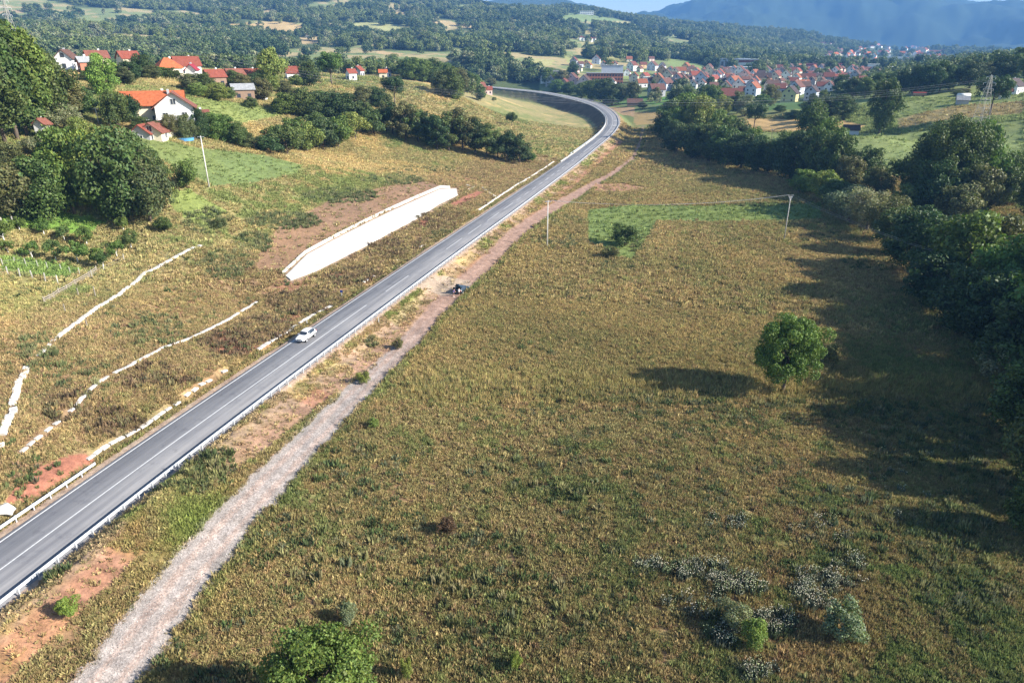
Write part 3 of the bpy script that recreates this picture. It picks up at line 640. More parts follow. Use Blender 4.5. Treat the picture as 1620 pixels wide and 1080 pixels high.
# W-beam profile guard rail
PROF = [(0, .43), (-.03, .46), (.03, .52), (.03, .56), (-.03, .60), (-.03, .62), (.03, .66), (.03, .70), (-.03, .74), (0, .77)]
def guard_rail(t0, t1, off, side, label):
    root = empty('guard_rail', road_pt(t0, off), 0, label, 'guard rail')
    o0 = np.array(root.location)
    pm = MB().box((0, 0, .36), (.10, .12, .78)).mesh('post', M['steel'])
    bm_ = MB().box((0, 0, .60), (.09, .16, .24)).mesh('spacer', M['steel'])
    ts = np.arange(t0, t1, 2.0)
    for k, t_ in enumerate(ts):
        p_ = road_pt(t_, off + side * .16, -.05) - o0; nx = np.interp(t_, RT, NRM[:, 0]); ny = np.interp(t_, RT, NRM[:, 1]); a = math.atan2(ny, nx)
        q = link('post', pm, root); q.location = p_; q.rotation_euler = (0, 0, a)
        if k < 110:
            q2 = link('spacer', bm_, root); q2.location = road_pt(t_, off + side * .07, -.02) - o0; q2.rotation_euler = (0, 0, a)
    t_ = t0
    while t_ < t1:
        e = min(t_ + 4.0, t1); tt = np.array([t_, (t_ + e) / 2, e]); V = []; f = []
        for tau in tt:
            for (ds, z) in PROF: V.append(road_pt(tau, off + ds * side, z) - o0)
            for (ds, z) in PROF[::-1]: V.append(road_pt(tau, off + (ds - .012) * side, z) - o0)
        m_ = 2 * len(PROF)
        for r in range(2):
            for i in range(m_): f.append((r * m_ + i, r * m_ + (i + 1) % m_, (r + 1) * m_ + (i + 1) % m_, (r + 1) * m_ + i))
        me = bpy.data.meshes.new('rail'); me.from_pydata([tuple(v) for v in V], [], f); me.materials.append(M['steel']); link('rail', me, root)
        t_ = e
    return root
guard_rail(4, tpx(925, 172) + 60, 4.35, 1, 'long galvanised guard rail along the field side of the road')
_te = float(road_coords(*[np.array([q]) for q in at_z(158, 737, .3)[:2]])[1][0])
guard_rail(4, _te, -4.55, -1, 'short guard rail on the hill side of the road, ending at the ditch stones')
guard_rail(tpx(760, 347) + 140, tpx(900, 154), -4.6, -1, 'guard rail on the inside of the far bend')
#SECTION3
# ---------------------------------------------------------------- plants: prototypes
def crown_mesh(name, seed, n_leaf, size, rx, rz_, zc, nblob, blob_r, mat, flat=.75, bottom=-.55, droop=0.0, dens_low=.35):
    """leaf-sized faces gathered on many clumps spread through an uneven crown; unit height is about 1"""
    g = np.random.default_rng(seed)
    bl = []
    while len(bl) < nblob:
        d = g.normal(size=3); d /= np.linalg.norm(d)
        if d[2] < bottom: continue
        r = g.uniform(.35, 1.0) ** .6
        lump = 1 + .22 * math.sin(3 * math.atan2(d[1], d[0]) + seed) + .12 * math.sin(5 * d[2] + seed * 2)
        bl.append((d[0] * rx * r * lump, d[1] * rx * r * lump, zc + d[2] * rz_ * r, blob_r * g.uniform(.6, 1.35)))
    bl = np.array(bl); w = bl[:, 3] ** 2; k = g.choice(len(bl), n_leaf, p=w / w.sum())
    d = g.normal(size=(n_leaf, 3)); d[:, 2] = d[:, 2] + .25; d /= np.linalg.norm(d, axis=1)[:, None]
    rr = bl[k, 3] * np.where(g.random(n_leaf) < .75, g.uniform(.78, 1.08, n_leaf), g.uniform(.3, .8, n_leaf))
    P = bl[k, :3] + d * rr[:, None] * np.array([1, 1, flat])
    if droop: P[:, 2] -= droop * g.random(n_leaf) ** 2
    nrm = d + g.normal(size=(n_leaf, 3)) * .55; nrm /= np.linalg.norm(nrm, axis=1)[:, None]
    a = np.cross(nrm, g.normal(size=(n_leaf, 3))); a /= np.linalg.norm(a, axis=1)[:, None]; b = np.cross(nrm, a)
    s = size * g.uniform(.6, 1.4, n_leaf)[:, None]; el = g.uniform(.55, .9, n_leaf)[:, None]
    Vv = np.stack([P - a * s, P - b * s * el * .8 + nrm * s * .15, P + a * s, P + b * s * el * .8 + nrm * s * .15], 1).reshape(-1, 3)
    Ff = np.arange(4 * n_leaf).reshape(-1, 4)
    tone = (g.uniform(.72, 1.3, n_leaf) * (.9 + .25 * _hash(k, k * 0, seed)))[:, None] * np.array([1, 1, 1]) * np.stack([g.uniform(.88, 1.2, n_leaf), np.ones(n_leaf), g.uniform(.75, 1.15, n_leaf)], -1)
    return np_mesh(name, Vv, Ff, np.repeat(tone, 4, 0), mat, False, 'leaf')
def trunk_mesh(name, seed, h, r, spread, nl, low=.3, whitewash=False):
    g = random.Random(seed); mb = MB(); top = Vector((g.uniform(-.03, .03), g.uniform(-.03, .03), h * .62)); mid = Vector((g.uniform(-.015, .015), g.uniform(-.015, .015), h * low))
    mb.tube((0, 0, -.06), mid, r * 1.25, r * .85, 7); mb.tube(mid, top, r * .85, r * .4, 7)
    for i in range(nl):
        f = g.uniform(0, .9); st = mid.lerp(top, f); a = g.uniform(0, 6.28) if nl > 6 else i * 2.4 + g.uniform(-.4, .4); L = spread * g.uniform(.6, 1.0)
        m1 = st + Vector((math.cos(a) * L * .5, math.sin(a) * L * .5, h * g.uniform(.08, .16))); e = m1 + Vector((math.cos(a + .3) * L * .45, math.sin(a + .3) * L * .45, h * g.uniform(.06, .18)))
        mb.tube(st, m1, r * .45, r * .28, 5); mb.tube(m1, e, r * .28, r * .08, 5)
        mb.tube(m1, m1 + Vector((math.cos(a - .8) * L * .3, math.sin(a - .8) * L * .3, h * .12)), r * .2, r * .06, 4)
    return mb.mesh(name, M['whitewash'] if whitewash else M['bark'], True)
# kind: (crown mesh, trunk mesh); every one is 1 m tall and about `asp` wide
L_ = M['leaf']
TREES = {
 'lollipop': [(crown_mesh('crown', 15 + k, 8000, .020, .36, .33, .62, 55, .115, L_), trunk_mesh('trunk', 3 + k, 1, .022, .34, 7), .88) for k in range(2)],
 'round': [(crown_mesh('crown', 11 + k, 11000, .020, .36, .42, .48, 80, .115, L_, bottom=-1.0), trunk_mesh('trunk', 3 + k, 1, .022, .34, 7), .97) for k in range(3)],
 'tall':  [(crown_mesh('crown', 21 + k, 9000, .017, .21, .42, .55, 70, .085, L_, flat=1.0, bottom=-.9), trunk_mesh('trunk', 13 + k, 1, .018, .2, 7), .50) for k in range(3)],
 'open':  [(crown_mesh('crown', 31 + k, 6500, .020, .38, .40, .52, 44, .10, L_, flat=.7, bottom=-.9), trunk_mesh('trunk', 23 + k, 1, .020, .38, 9, .2), .84) for k in range(3)],
 'willow': [(crown_mesh('crown', 41 + k, 9000, .016, .40, .36, .56, 70, .10, L_, flat=.9, bottom=-.8, droop=.10), trunk_mesh('trunk', 33 + k, 1, .024, .35, 7), .88) for k in range(2)],
 'bush':  [(crown_mesh('crown', 51 + k, 5000, .028, .45, .40, .47, 34, .155, L_, flat=.8, bottom=-.9), trunk_mesh('trunk', 43 + k, .8, .02, .35, 6, .1), 1.05) for k in range(3)],
 'sapling': [(crown_mesh('crown', 61 + k, 2600, .030, .36, .34, .56, 22, .13, L_, flat=.9, bottom=-.9), trunk_mesh('trunk', 53 + k, .55, .022, .18, 3, .4, True), .85) for k in range(3)],
}
BIG = (crown_mesh('crown', 71, 44000, .0115, .40, .40, .53, 170, .085, L_, bottom=-.85), trunk_mesh('trunk', 63, 1, .020, .36, 9), 1.02)
TINT = {'dark': (.046, .080, .030), 'mid': (.072, .112, .036), 'light': (.155, .200, .055), 'olive': (.105, .120, .052), 'silver': (.190, .220, .135), 'bright': (.150, .220, .048), 'fresh': (.092, .150, .038)}
LABELC = {'dark': 'dark green', 'mid': 'mid green', 'light': 'light green', 'olive': 'olive green', 'silver': 'silvery green', 'bright': 'bright green', 'fresh': 'fresh green'}
_tc = [0]; SUNKEN = []
def tree(loc, h, w, kind, tint, label, group=None, cat=None):
    _tc[0] += 1; g = random.Random(_tc[0] * 7919)
    cm, tm, asp = BIG if kind == 'big' else TREES[kind][_tc[0] % len(TREES[kind])]
    nm = {'bush': 'bush', 'sapling': 'fruit_tree'}.get(kind, 'tree')
    r = empty(nm, loc, g.uniform(0, 6.28), label, cat or {'bush': 'bush', 'sapling': 'fruit tree'}.get(kind, 'tree'), group)
    sx = w / asp; r.scale = (sx, sx * g.uniform(.9, 1.1), h)
    c = link('crown', cm, r); t_ = link('trunk', tm, r)
    q = np.array(TINT[tint]) * g.uniform(.98, 1.28); q[0] *= g.uniform(.88, 1.15)
    c.color = (float(q[0]), float(q[1]), float(q[2]), 1)
    return r
def tree_px(x, y, hp, wp, kind, tint, label, group=None, D=None, cat=None):
    """a tree whose foot is seen (or hidden) at photo pixel x, y"""
    p_ = at(x, D) if D else pix(x, y)
    dist = math.sqrt(p_[0] ** 2 + p_[1] ** 2 + (CH - p_[2]) ** 2); dep = math.atan2(CH - p_[2], math.hypot(p_[0], p_[1]))
    sc = dist / (F_ * math.sqrt(1 + ((x - 810) / F_) ** 2 + 0)) * 1.0
    ax = abs(math.cos(dep)) or 1
    d_cam = p_[1] * CP + (CH - p_[2]) * SP; sc = d_cam / F_
    return tree(p_, hp * sc / max(ax, .5), wp * sc, kind, tint, label, group, cat)

# single trees and bushes one can point at
tree_px(1238, 624, 128, 112, 'big', 'fresh', 'lone round dark green tree standing in the middle of the field with a long shadow')
tree_px(988, 388, 36, 46, 'bush', 'mid', 'round dark bush at the edge of the bright green grass strip')
tree_px(966, 408, 20, 30, 'bush', 'olive', 'low scrubby bush just below the round bush in the field')
tree_px(520, 1182, 150, 200, 'big', 'fresh', 'bright leafy tree crown cut off by the bottom edge of the picture', cat='tree')
tree_px(810, 203, 25, 19, 'lollipop', 'mid', 'small lone tree on the golden meadow inside the road bend')
tree_px(625, 169, 48, 38, 'lollipop', 'dark', 'single upright tree rising above the hedge on the golden slope')
tree_px(525, 134, 50, 42, 'lollipop', 'fresh', 'walnut tree with a forked trunk beside the small white farm building')
tree_px(430, 146, 72, 56, 'round', 'light', 'large light green round tree beside the village houses')
tree_px(490, 138, 42, 46, 'round', 'mid', 'dark round tree in front of the long red village roof')
tree_px(1192, 209, 47, 34, 'lollipop', 'dark', 'lone tree with a bare lower trunk in front of the straw field')
tree_px(1390, 213, 92, 56, 'round', 'mid', 'tall dark double-topped tree standing alone in the right-hand meadow')
tree_px(1565, 184, 64, 54, 'lollipop', 'dark', 'broad dark tree beside the lattice pylon on the right-hand slope')
tree_px(1490, 335, 150, 130, 'big', 'mid', 'huge dark spreading tree rising above the stream wood on the right')
tree_px(1525, 330, 146, 84, 'round', 'fresh', 'tall rounded tree directly behind the huge dark tree on the right')
tree_px(760, 160, 21, 24, 'bush', 'mid', 'round bush on the slope below the start of the far road')
tree_px(777, 136, 13, 20, 'bush', 'olive', 'small bush on the verge where the far road leaves the view')
tree_px(782, 160, 7, 9, 'bush', 'light', 'tiny pale shrub on the golden slope near the far road')
tree_px(105, 212, 52, 62, 'willow', 'silver', 'silver-leaved willow behind the farmyard at the left edge')
tree_px(165, 152, 66, 52, 'round', 'bright', 'bright green round tree between the village roofs and the big wall of trees')
tree_px(1280, 238, 76, 44, 'tall', 'mid', 'tall tree at the near edge of the right-hand meadow')
tree_px(1367, 300, 70, 60, 'round', 'mid', 'round full tree at the meadow edge left of the huge dark tree')
tree_px(318, 222, 52, 36, 'round', 'dark', 'dark domed tree at the corner of the farmhouse hedge')
tree_px(272, 218, 38, 34, 'willow', 'olive', 'drooping olive-coloured tree directly below the white farmhouse')
tree_px(297, 298, 50, 44, 'bush', 'fresh', 'leafy bush beside the white utility pole on the hillside')
tree_px(1218, 168, 34, 34, 'round', 'olive', 'grey-green tree among the front houses of the town')
tree_px(350, 362, 20, 22, 'bush', 'olive', 'small bush above the upper end of the white rubble strip')
tree_px(262, 366, 26, 30, 'bush', 'mid', 'ragged shrub at the top corner of the orchard')

GROUPS = [
 ('tall trees forming a dark wall at the left edge', 'tall leafy tree in the dense wall of trees at the upper left', 'tall', [
   (-5, 214, 190, 84, 'fresh'), (28, 222, 190, 70, 'mid'), (62, 216, 165, 70, 'fresh'), (92, 208, 128, 60, 'mid'), (-35, 220, 200, 90, 'dark'), (45, 216, 104, 60, 'mid'), (112, 200, 82, 48, 'olive'), (130, 190, 55, 44, 'mid'),
   (8, 226, 124, 66, 'mid'), (78, 200, 110, 56, 'light'), (-70, 240, 220, 100, 'mid'), (-90, 300, 240, 110, 'dark')]),
 ('trees crowding round the farmyard on the left', 'broad leafy tree in the clump above the orchard', 'round', [
   (18, 345, 92, 88, 'olive'), (75, 350, 104, 92, 'mid'), (118, 338, 140, 88, 'fresh'), (155, 336, 138, 84, 'bright'), (196, 352, 150, 104, 'mid'), (238, 350, 112, 84, 'olive'), (-35, 335, 120, 90, 'mid'),
   (48, 300, 44, 60, 'olive'), (140, 270, 84, 66, 'light'), (175, 290, 84, 60, 'light'), (210, 300, 100, 66, 'mid'), (98, 300, 84, 60, 'fresh'), (248, 300, 66, 50, 'mid')]),
 ('small trees in the farmyard', 'small tree growing between the farmyard roofs', 'bush', [
   (62, 246, 34, 38, 'silver'), (82, 238, 30, 34, 'fresh'), (20, 262, 40, 40, 'olive'), (100, 236, 40, 40, 'fresh'), (190, 205, 62, 42, 'mid'), (178, 186, 46, 34, 'fresh'), (206, 196, 50, 36, 'dark'), (142, 176, 26, 24, 'dark')]),
 ('hedge trees below the farmhouse lawn', 'leafy hedge tree between the farmhouse lawn and the green field', 'round', [
   (245, 214, 26, 30, 'dark'), (296, 222, 42, 34, 'olive'), (340, 222, 44, 40, 'fresh'), (360, 226, 48, 42, 'fresh'), (378, 232, 40, 38, 'mid'), (395, 236, 26, 30, 'olive'), (225, 210, 26, 32, 'mid')]),
 ('garden trees in the hillside village', 'garden tree among the hillside village houses', 'round', [
   (208, 130, 44, 38, 'dark'), (226, 122, 46, 38, 'dark'), (200, 135, 36, 34, 'olive'), (240, 126, 28, 28, 'olive'), (258, 124, 24, 26, 'fresh'), (272, 126, 24, 28, 'mid'), (325, 150, 44, 38, 'mid'), (345, 160, 36, 38, 'light'), (303, 146, 36, 32, 'olive'), (312, 154, 30, 34, 'light'),
   (370, 140, 36, 32, 'mid'), (388, 150, 42, 32, 'olive'), (362, 158, 26, 28, 'mid'), (415, 160, 48, 36, 'olive'), (405, 148, 40, 28, 'dark'), (452, 150, 26, 26, 'olive'), (470, 136, 22, 24, 'light'), (360, 112, 14, 18, 'silver'), (398, 172, 24, 26, 'mid'), (480, 120, 22, 26, 'fresh'), (150, 130, 30, 40, 'mid'), (125, 110, 18, 40, 'light')]),
 ('bushes of the upper hedge across the golden slope', 'dense dark bush in the upper hedge on the golden slope', 'round', [
   (452, 182, 36, 46, 'fresh'), (478, 186, 50, 46, 'mid'), (500, 190, 46, 50, 'dark'), (525, 194, 52, 50, 'dark'), (548, 200, 52, 50, 'dark'), (572, 204, 46, 46, 'mid'), (540, 178, 30, 34, 'dark'), (575, 166, 30, 36, 'olive'), (596, 170, 32, 36, 'dark'), (460, 176, 26, 40, 'light'), (512, 182, 38, 40, 'mid')]),
 ('bushes of the lower hedge across the golden slope', 'leafy bush in the left part of the lower hedge on the golden slope', 'bush', [
   (428, 244, 34, 42, 'dark'), (455, 246, 50, 54, 'mid'), (486, 240, 50, 46, 'light'), (512, 238, 56, 50, 'dark'), (536, 234, 54, 44, 'fresh'), (562, 220, 44, 44, 'light'), (470, 222, 40, 40, 'fresh'), (592, 216, 46, 36, 'mid'), (440, 226, 30, 36, 'fresh'), (505, 216, 40, 40, 'mid')]),
 ('trees of the hedge running down to the road', 'tree in the dark hedge running down towards the road', 'open', [
   (612, 208, 58, 34, 'olive'), (622, 214, 54, 36, 'dark'), (642, 224, 62, 46, 'olive'), (662, 226, 62, 48, 'mid'), (676, 232, 54, 42, 'dark'), (692, 238, 56, 46, 'dark'), (710, 240, 62, 48, 'mid'), (732, 240, 70, 54, 'olive'), (752, 246, 58, 48, 'dark'), (770, 250, 54, 46, 'mid'), (788, 252, 46, 42, 'mid'), (806, 257, 50, 40, 'dark'), (822, 259, 42, 36, 'dark'), (836, 258, 20, 22, 'fresh'),
   (650, 216, 46, 36, 'olive'), (700, 226, 44, 36, 'fresh'), (742, 232, 44, 40, 'fresh')]),
 ('small wood at the top of the golden meadow', 'leafy tree in the small wood at the top of the golden meadow', 'round', [
   (588, 116, 28, 28, 'mid'), (604, 114, 22, 22, 'light'), (622, 112, 26, 28, 'fresh'), (640, 126, 34, 32, 'mid'), (656, 128, 36, 30, 'fresh'), (672, 130, 38, 32, 'fresh'), (688, 132, 40, 34, 'mid'), (704, 136, 38, 32, 'fresh'), (714, 156, 50, 46, 'mid'), (728, 152, 44, 36, 'olive'), (744, 146, 32, 26, 'mid'), (700, 152, 40, 34, 'olive'), (752, 144, 28, 20, 'fresh'), (730, 136, 30, 28, 'olive'), (722, 158, 20, 22, 'light'), (648, 116, 26, 26, 'fresh')]),
 ('trees behind the far end of the road', 'dense green tree behind the outer side of the far bend', 'round', [
   (868, 134, 26, 30, 'fresh'), (880, 146, 20, 30, 'fresh'), (900, 151, 22, 28, 'mid'), (920, 155, 26, 28, 'fresh'), (938, 160, 34, 34, 'mid'), (955, 164, 42, 42, 'dark'), (968, 167, 36, 36, 'dark'), (985, 160, 26, 26, 'olive'), (1000, 163, 36, 26, 'olive'), (862, 128, 22, 26, 'mid'), (845, 128, 22, 28, 'fresh'), (890, 138, 28, 26, 'olive'), (930, 148, 20, 22, 'fresh'), (1016, 172, 12, 18, 'dark'), (1038, 160, 22, 20, 'olive'), (1055, 172, 10, 16, 'dark'), (820, 128, 20, 26, 'mid'), (905, 128, 30, 20, 'dark')]),
 ('trees of the dense wood right of the far bend', 'dense tree in the wood between the dirt track and the straw field', 'round', [
   (1052, 222, 50, 46, 'mid'), (1068, 214, 62, 54, 'fresh'), (1066, 240, 50, 50, 'dark'), (1086, 228, 80, 58, 'fresh'), (1094, 252, 60, 56, 'mid'), (1108, 232, 80, 54, 'light'), (1120, 256, 66, 56, 'mid'), (1132, 244, 70, 54, 'fresh'), (1146, 262, 66, 58, 'mid'), (1160, 250, 62, 50, 'mid'), (1172, 268, 62, 58, 'dark'), (1186, 258, 58, 48, 'fresh'), (1198, 272, 58, 54, 'dark'), (1214, 274, 54, 48, 'mid'), (1080, 205, 56, 48, 'light'), (1100, 206, 60, 50, 'fresh'), (1124, 218, 50, 46, 'olive'), (1150, 228, 46, 44, 'fresh')]),
 ('trees of the stream wood along the right of the field', 'leafy tree in the stream wood along the far right side of the field', 'round', [
   (1238, 276, 70, 54, 'mid'), (1252, 290, 84, 60, 'dark'), (1268, 284, 70, 50, 'olive'), (1286, 296, 96, 54, 'mid'), (1302, 286, 100, 56, 'fresh'), (1318, 300, 92, 54, 'mid'), (1338, 310, 66, 54, 'olive'), (1385, 318, 56, 48, 'olive'), (1300, 318, 52, 50, 'bright'), (1320, 330, 50, 54, 'mid'), (1270, 306, 40, 46, 'bright')]),
 ('silvery willows of the stream wood', 'silvery willow bulging from the stream wood beside the field', 'willow', [
   (1342, 352, 62, 66, 'silver'), (1370, 366, 70, 68, 'silver'), (1398, 382, 78, 66, 'olive'), (1330, 342, 40, 44, 'silver'), (1640, 300, 80, 60, 'silver')]),
 ('trees behind the stream wood on the right', 'green tree standing behind the stream wood on the right', 'round', [
   (1450, 326, 100, 76, 'mid'), (1468, 350, 100, 70, 'dark'), (1545, 350, 96, 70, 'olive'), (1572, 326, 84, 60, 'mid'), (1588, 300, 66, 56, 'fresh'), (1612, 320, 84, 60, 'light'), (1568, 296, 50, 44, 'dark'), (1640, 350, 90, 80, 'mid'), (1426, 350, 60, 60, 'fresh'), (1510, 360, 70, 70, 'olive')]),
 ('big dark trees shading the right side of the field', 'big tree in the deep shade along the right side of the field', 'round', [
   (1410, 402, 80, 74, 'mid'), (1440, 430, 106, 96, 'dark'), (1478, 452, 120, 110, 'mid'), (1520, 480, 150, 120, 'fresh'), (1468, 486, 90, 96, 'dark'), (1512, 526, 110, 110, 'dark'), (1570, 470, 134, 110, 'olive'), (1560, 546, 130, 120, 'dark'), (1612, 520, 170, 130, 'fresh'), (1600, 600, 130, 130, 'dark'), (1650, 580, 180, 140, 'fresh'),
   (1660, 660, 200, 160, 'mid'), (1720, 720, 240, 180, 'dark'), (1700, 620, 220, 170, 'mid'), (1606, 690, 120, 110, 'mid'), (1580, 610, 70, 80, 'silver'), (1640, 780, 170, 130, 'olive'), (1625, 850, 110, 90, 'mid'), (1566, 590, 60, 60, 'fresh'), (1740, 540, 220, 160, 'mid')]),
 ('trees along the crest of the right-hand slope', 'dark tree along the crest of the right-hand slope', 'round', [
   (1290, 180, 26, 34, 'dark'), (1312, 186, 34, 36, 'dark'), (1334, 190, 40, 40, 'mid'), (1330, 150, 32, 34, 'dark'), (1350, 156, 36, 36, 'mid'), (1368, 156, 34, 30, 'fresh'), (1385, 152, 36, 34, 'mid'), (1404, 148, 34, 34, 'dark'), (1424, 150, 40, 34, 'dark'), (1446, 150, 46, 36, 'dark'), (1468, 150, 50, 40, 'dark'), (1486, 146, 50, 38, 'mid'), (1500, 142, 36, 30, 'dark'), (1534, 140, 44, 40, 'dark'), (1554, 132, 34, 34, 'olive'), (1578, 130, 42, 40, 'dark'), (1596, 128, 44, 40, 'mid'), (1612, 110, 36, 34, 'fresh'), (1516, 136, 30, 30, 'mid'), (1630, 130, 50, 40, 'mid'), (1514, 152, 10, 20, 'olive'), (1525, 150, 10, 18, 'olive')]),
 ('trees in front of the first town houses', 'leafy tree in front of the first row of town houses', 'round', [
   (1072, 168, 30, 30, 'dark'), (1088, 172, 36, 32, 'mid'), (1116, 168, 34, 34, 'mid'), (1128, 174, 40, 34, 'fresh'), (1166, 180, 36, 30, 'olive'), (1178, 184, 34, 34, 'silver'), (1204, 172, 24, 28, 'fresh'), (1096, 184, 30, 30, 'light'), (1140, 184, 34, 32, 'light'), (1234, 178, 12, 20, 'mid'), (1256, 188, 14, 26, 'dark'), (1276, 176, 16, 24, 'mid'), (1302, 158, 16, 16, 'light'), (1285, 160, 12, 16, 'mid'), (1320, 168, 20, 30, 'dark'), (1148, 176, 26, 24, 'mid')]),
]
ORD = 'first second third fourth fifth sixth seventh eighth ninth tenth eleventh twelfth thirteenth fourteenth fifteenth sixteenth seventeenth eighteenth nineteenth twentieth'.split()
ORD += ['twenty-' + q for q in ORD[:9]] + ['thirtieth'] + ['thirty-' + q for q in ORD[:9]]
WHERE = ['in the wall of trees, upper left', 'in the clump above the orchard', 'among the farmyard roofs', 'in the hedge below the farmhouse lawn', 'among the hillside village houses', 'in the upper hedge on the golden slope', 'in the lower hedge on the golden slope',
 'in the hedge running down to the road', 'in the small wood above the golden meadow', 'behind the outer side of the bend', 'in the wood right of the bend', 'in the far stream wood', 'of the silvery willows by the stream', 'behind the stream wood', 'in the deep shade right of the field', 'along the crest of the right slope', 'in front of the first town houses']
for (grp, lab, kd, items), wh in zip(GROUPS, WHERE):
    noun = {'bush': 'bush', 'willow': 'willow'}.get(kd, 'tree')
    for k, (x, y, hp, wp, tint) in enumerate(sorted(items)): tree_px(x, y, hp * (.8 if 'hillside village' in wh else 1), wp * 1.14, kd, tint, '%s %s, %s from the left %s' % (LABELC[tint], noun, ORD[k], wh), grp, cat='bush' if kd == 'bush' else 'tree')
# trees off the right and bottom edges that shade the corner of the field
for k, (x, y, h, w) in enumerate([(66, 52, 13, 11), (73, 60, 15, 12), (64, 38, 12, 9), (56, 27, 12, 10), (78, 44, 15, 12), (70, 28, 13, 11)]):
    tree((x, y, float(ground(x, y))), h, w, 'round', 'mid', 'big tree just beyond the right edge shading the bottom corner', 'trees beyond the right edge')

# orchard with whitewashed trunks
ORCH = [(20, 452 - 60, 40), ]
for k, (x, y, s) in enumerate(sorted([(70, 372, 26), (103, 382, 24), (138, 388, 28), (14, 402, 22), (52, 409, 26), (89, 412, 30), (124, 417, 34), (165, 424, 24), (186, 408, 26), (208, 394, 30), (8, 384, 34), (32, 366, 22), (68, 349, 16), (196, 366, 22), (155, 421, 28)])):
    tree_px(x, y, s * 1.12, s * .92, 'sapling', 'fresh' if s % 3 else 'mid', 'small orchard tree with whitewashed trunk, %s from the left in the orchard' % ORD[k], 'orchard trees')

# ---------------------------------------------------------------- instanced stuff: shared geometry-nodes scatter
def scatter(name, P, tint, scale, protos, mat_override=None, tilt=.15, seed=0, sz=None):
    g = np.random.default_rng(seed); nP = len(P)
    me = bpy.data.meshes.new(name); me.vertices.add(nP); me.vertices.foreach_set('co', np.ascontiguousarray(P, np.float32).ravel())
    def att(nm, typ, arr, key='value'):
        a = me.attributes.new(nm, typ, 'POINT'); a.data.foreach_set(key, np.ascontiguousarray(arr).ravel())
    cc = np.ones((nP, 4), np.float32); cc[:, :3] = tint; att('tint', 'FLOAT_COLOR', cc, 'color')
    S3 = np.stack([scale, scale, scale if sz is None else sz], -1).astype(np.float32); att('size', 'FLOAT_VECTOR', S3, 'vector')
    rot = np.stack([g.normal(size=nP) * tilt, g.normal(size=nP) * tilt, g.uniform(0, 6.28, nP)], -1).astype(np.float32); att('turn', 'FLOAT_VECTOR', rot, 'vector')
    att('pick', 'INT', g.integers(0, len(protos), nP).astype(np.int32))
    o = link(name, me); c = bpy.data.collections.new(name + '_kinds')
    for k, m_ in enumerate(protos):
        q = bpy.data.objects.new('%s_kind_%02d' % (name, k), m_); c.objects.link(q)
    ng = bpy.data.node_groups.new(name + '_scatter', 'GeometryNodeTree')
    ng.interface.new_socket('Geometry', in_out='INPUT', socket_type='NodeSocketGeometry'); ng.interface.new_socket('Geometry', in_out='OUTPUT', socket_type='NodeSocketGeometry')
    gi = ng.nodes.new('NodeGroupInput'); go = ng.nodes.new('NodeGroupOutput'); iop = ng.nodes.new('GeometryNodeInstanceOnPoints')
    ci = ng.nodes.new('GeometryNodeCollectionInfo'); ci.inputs['Collection'].default_value = c; ci.inputs['Separate Children'].default_value = True; ci.inputs['Reset Children'].default_value = True
    def na(nm, typ):
        q = ng.nodes.new('GeometryNodeInputNamedAttribute'); q.data_type = typ; q.inputs['Name'].default_value = nm
        return [s for s in q.outputs if s.enabled][0]
    e2r = ng.nodes.new('FunctionNodeEulerToRotation'); lk = ng.links.new
    lk(gi.outputs[0], iop.inputs['Points']); lk(ci.outputs[0], iop.inputs['Instance']); iop.inputs['Pick Instance'].default_value = True
    lk(na('pick', 'INT'), iop.inputs['Instance Index']); lk(na('turn', 'FLOAT_VECTOR'), e2r.inputs[0]); lk(e2r.outputs[0], iop.inputs['Rotation']); lk(na('size', 'FLOAT_VECTOR'), iop.inputs['Scale'])
    lk(iop.outputs[0], go.inputs[0]); md = o.modifiers.new('scatter', 'NODES'); md.node_group = ng
    return prop(o, kind='stuff')
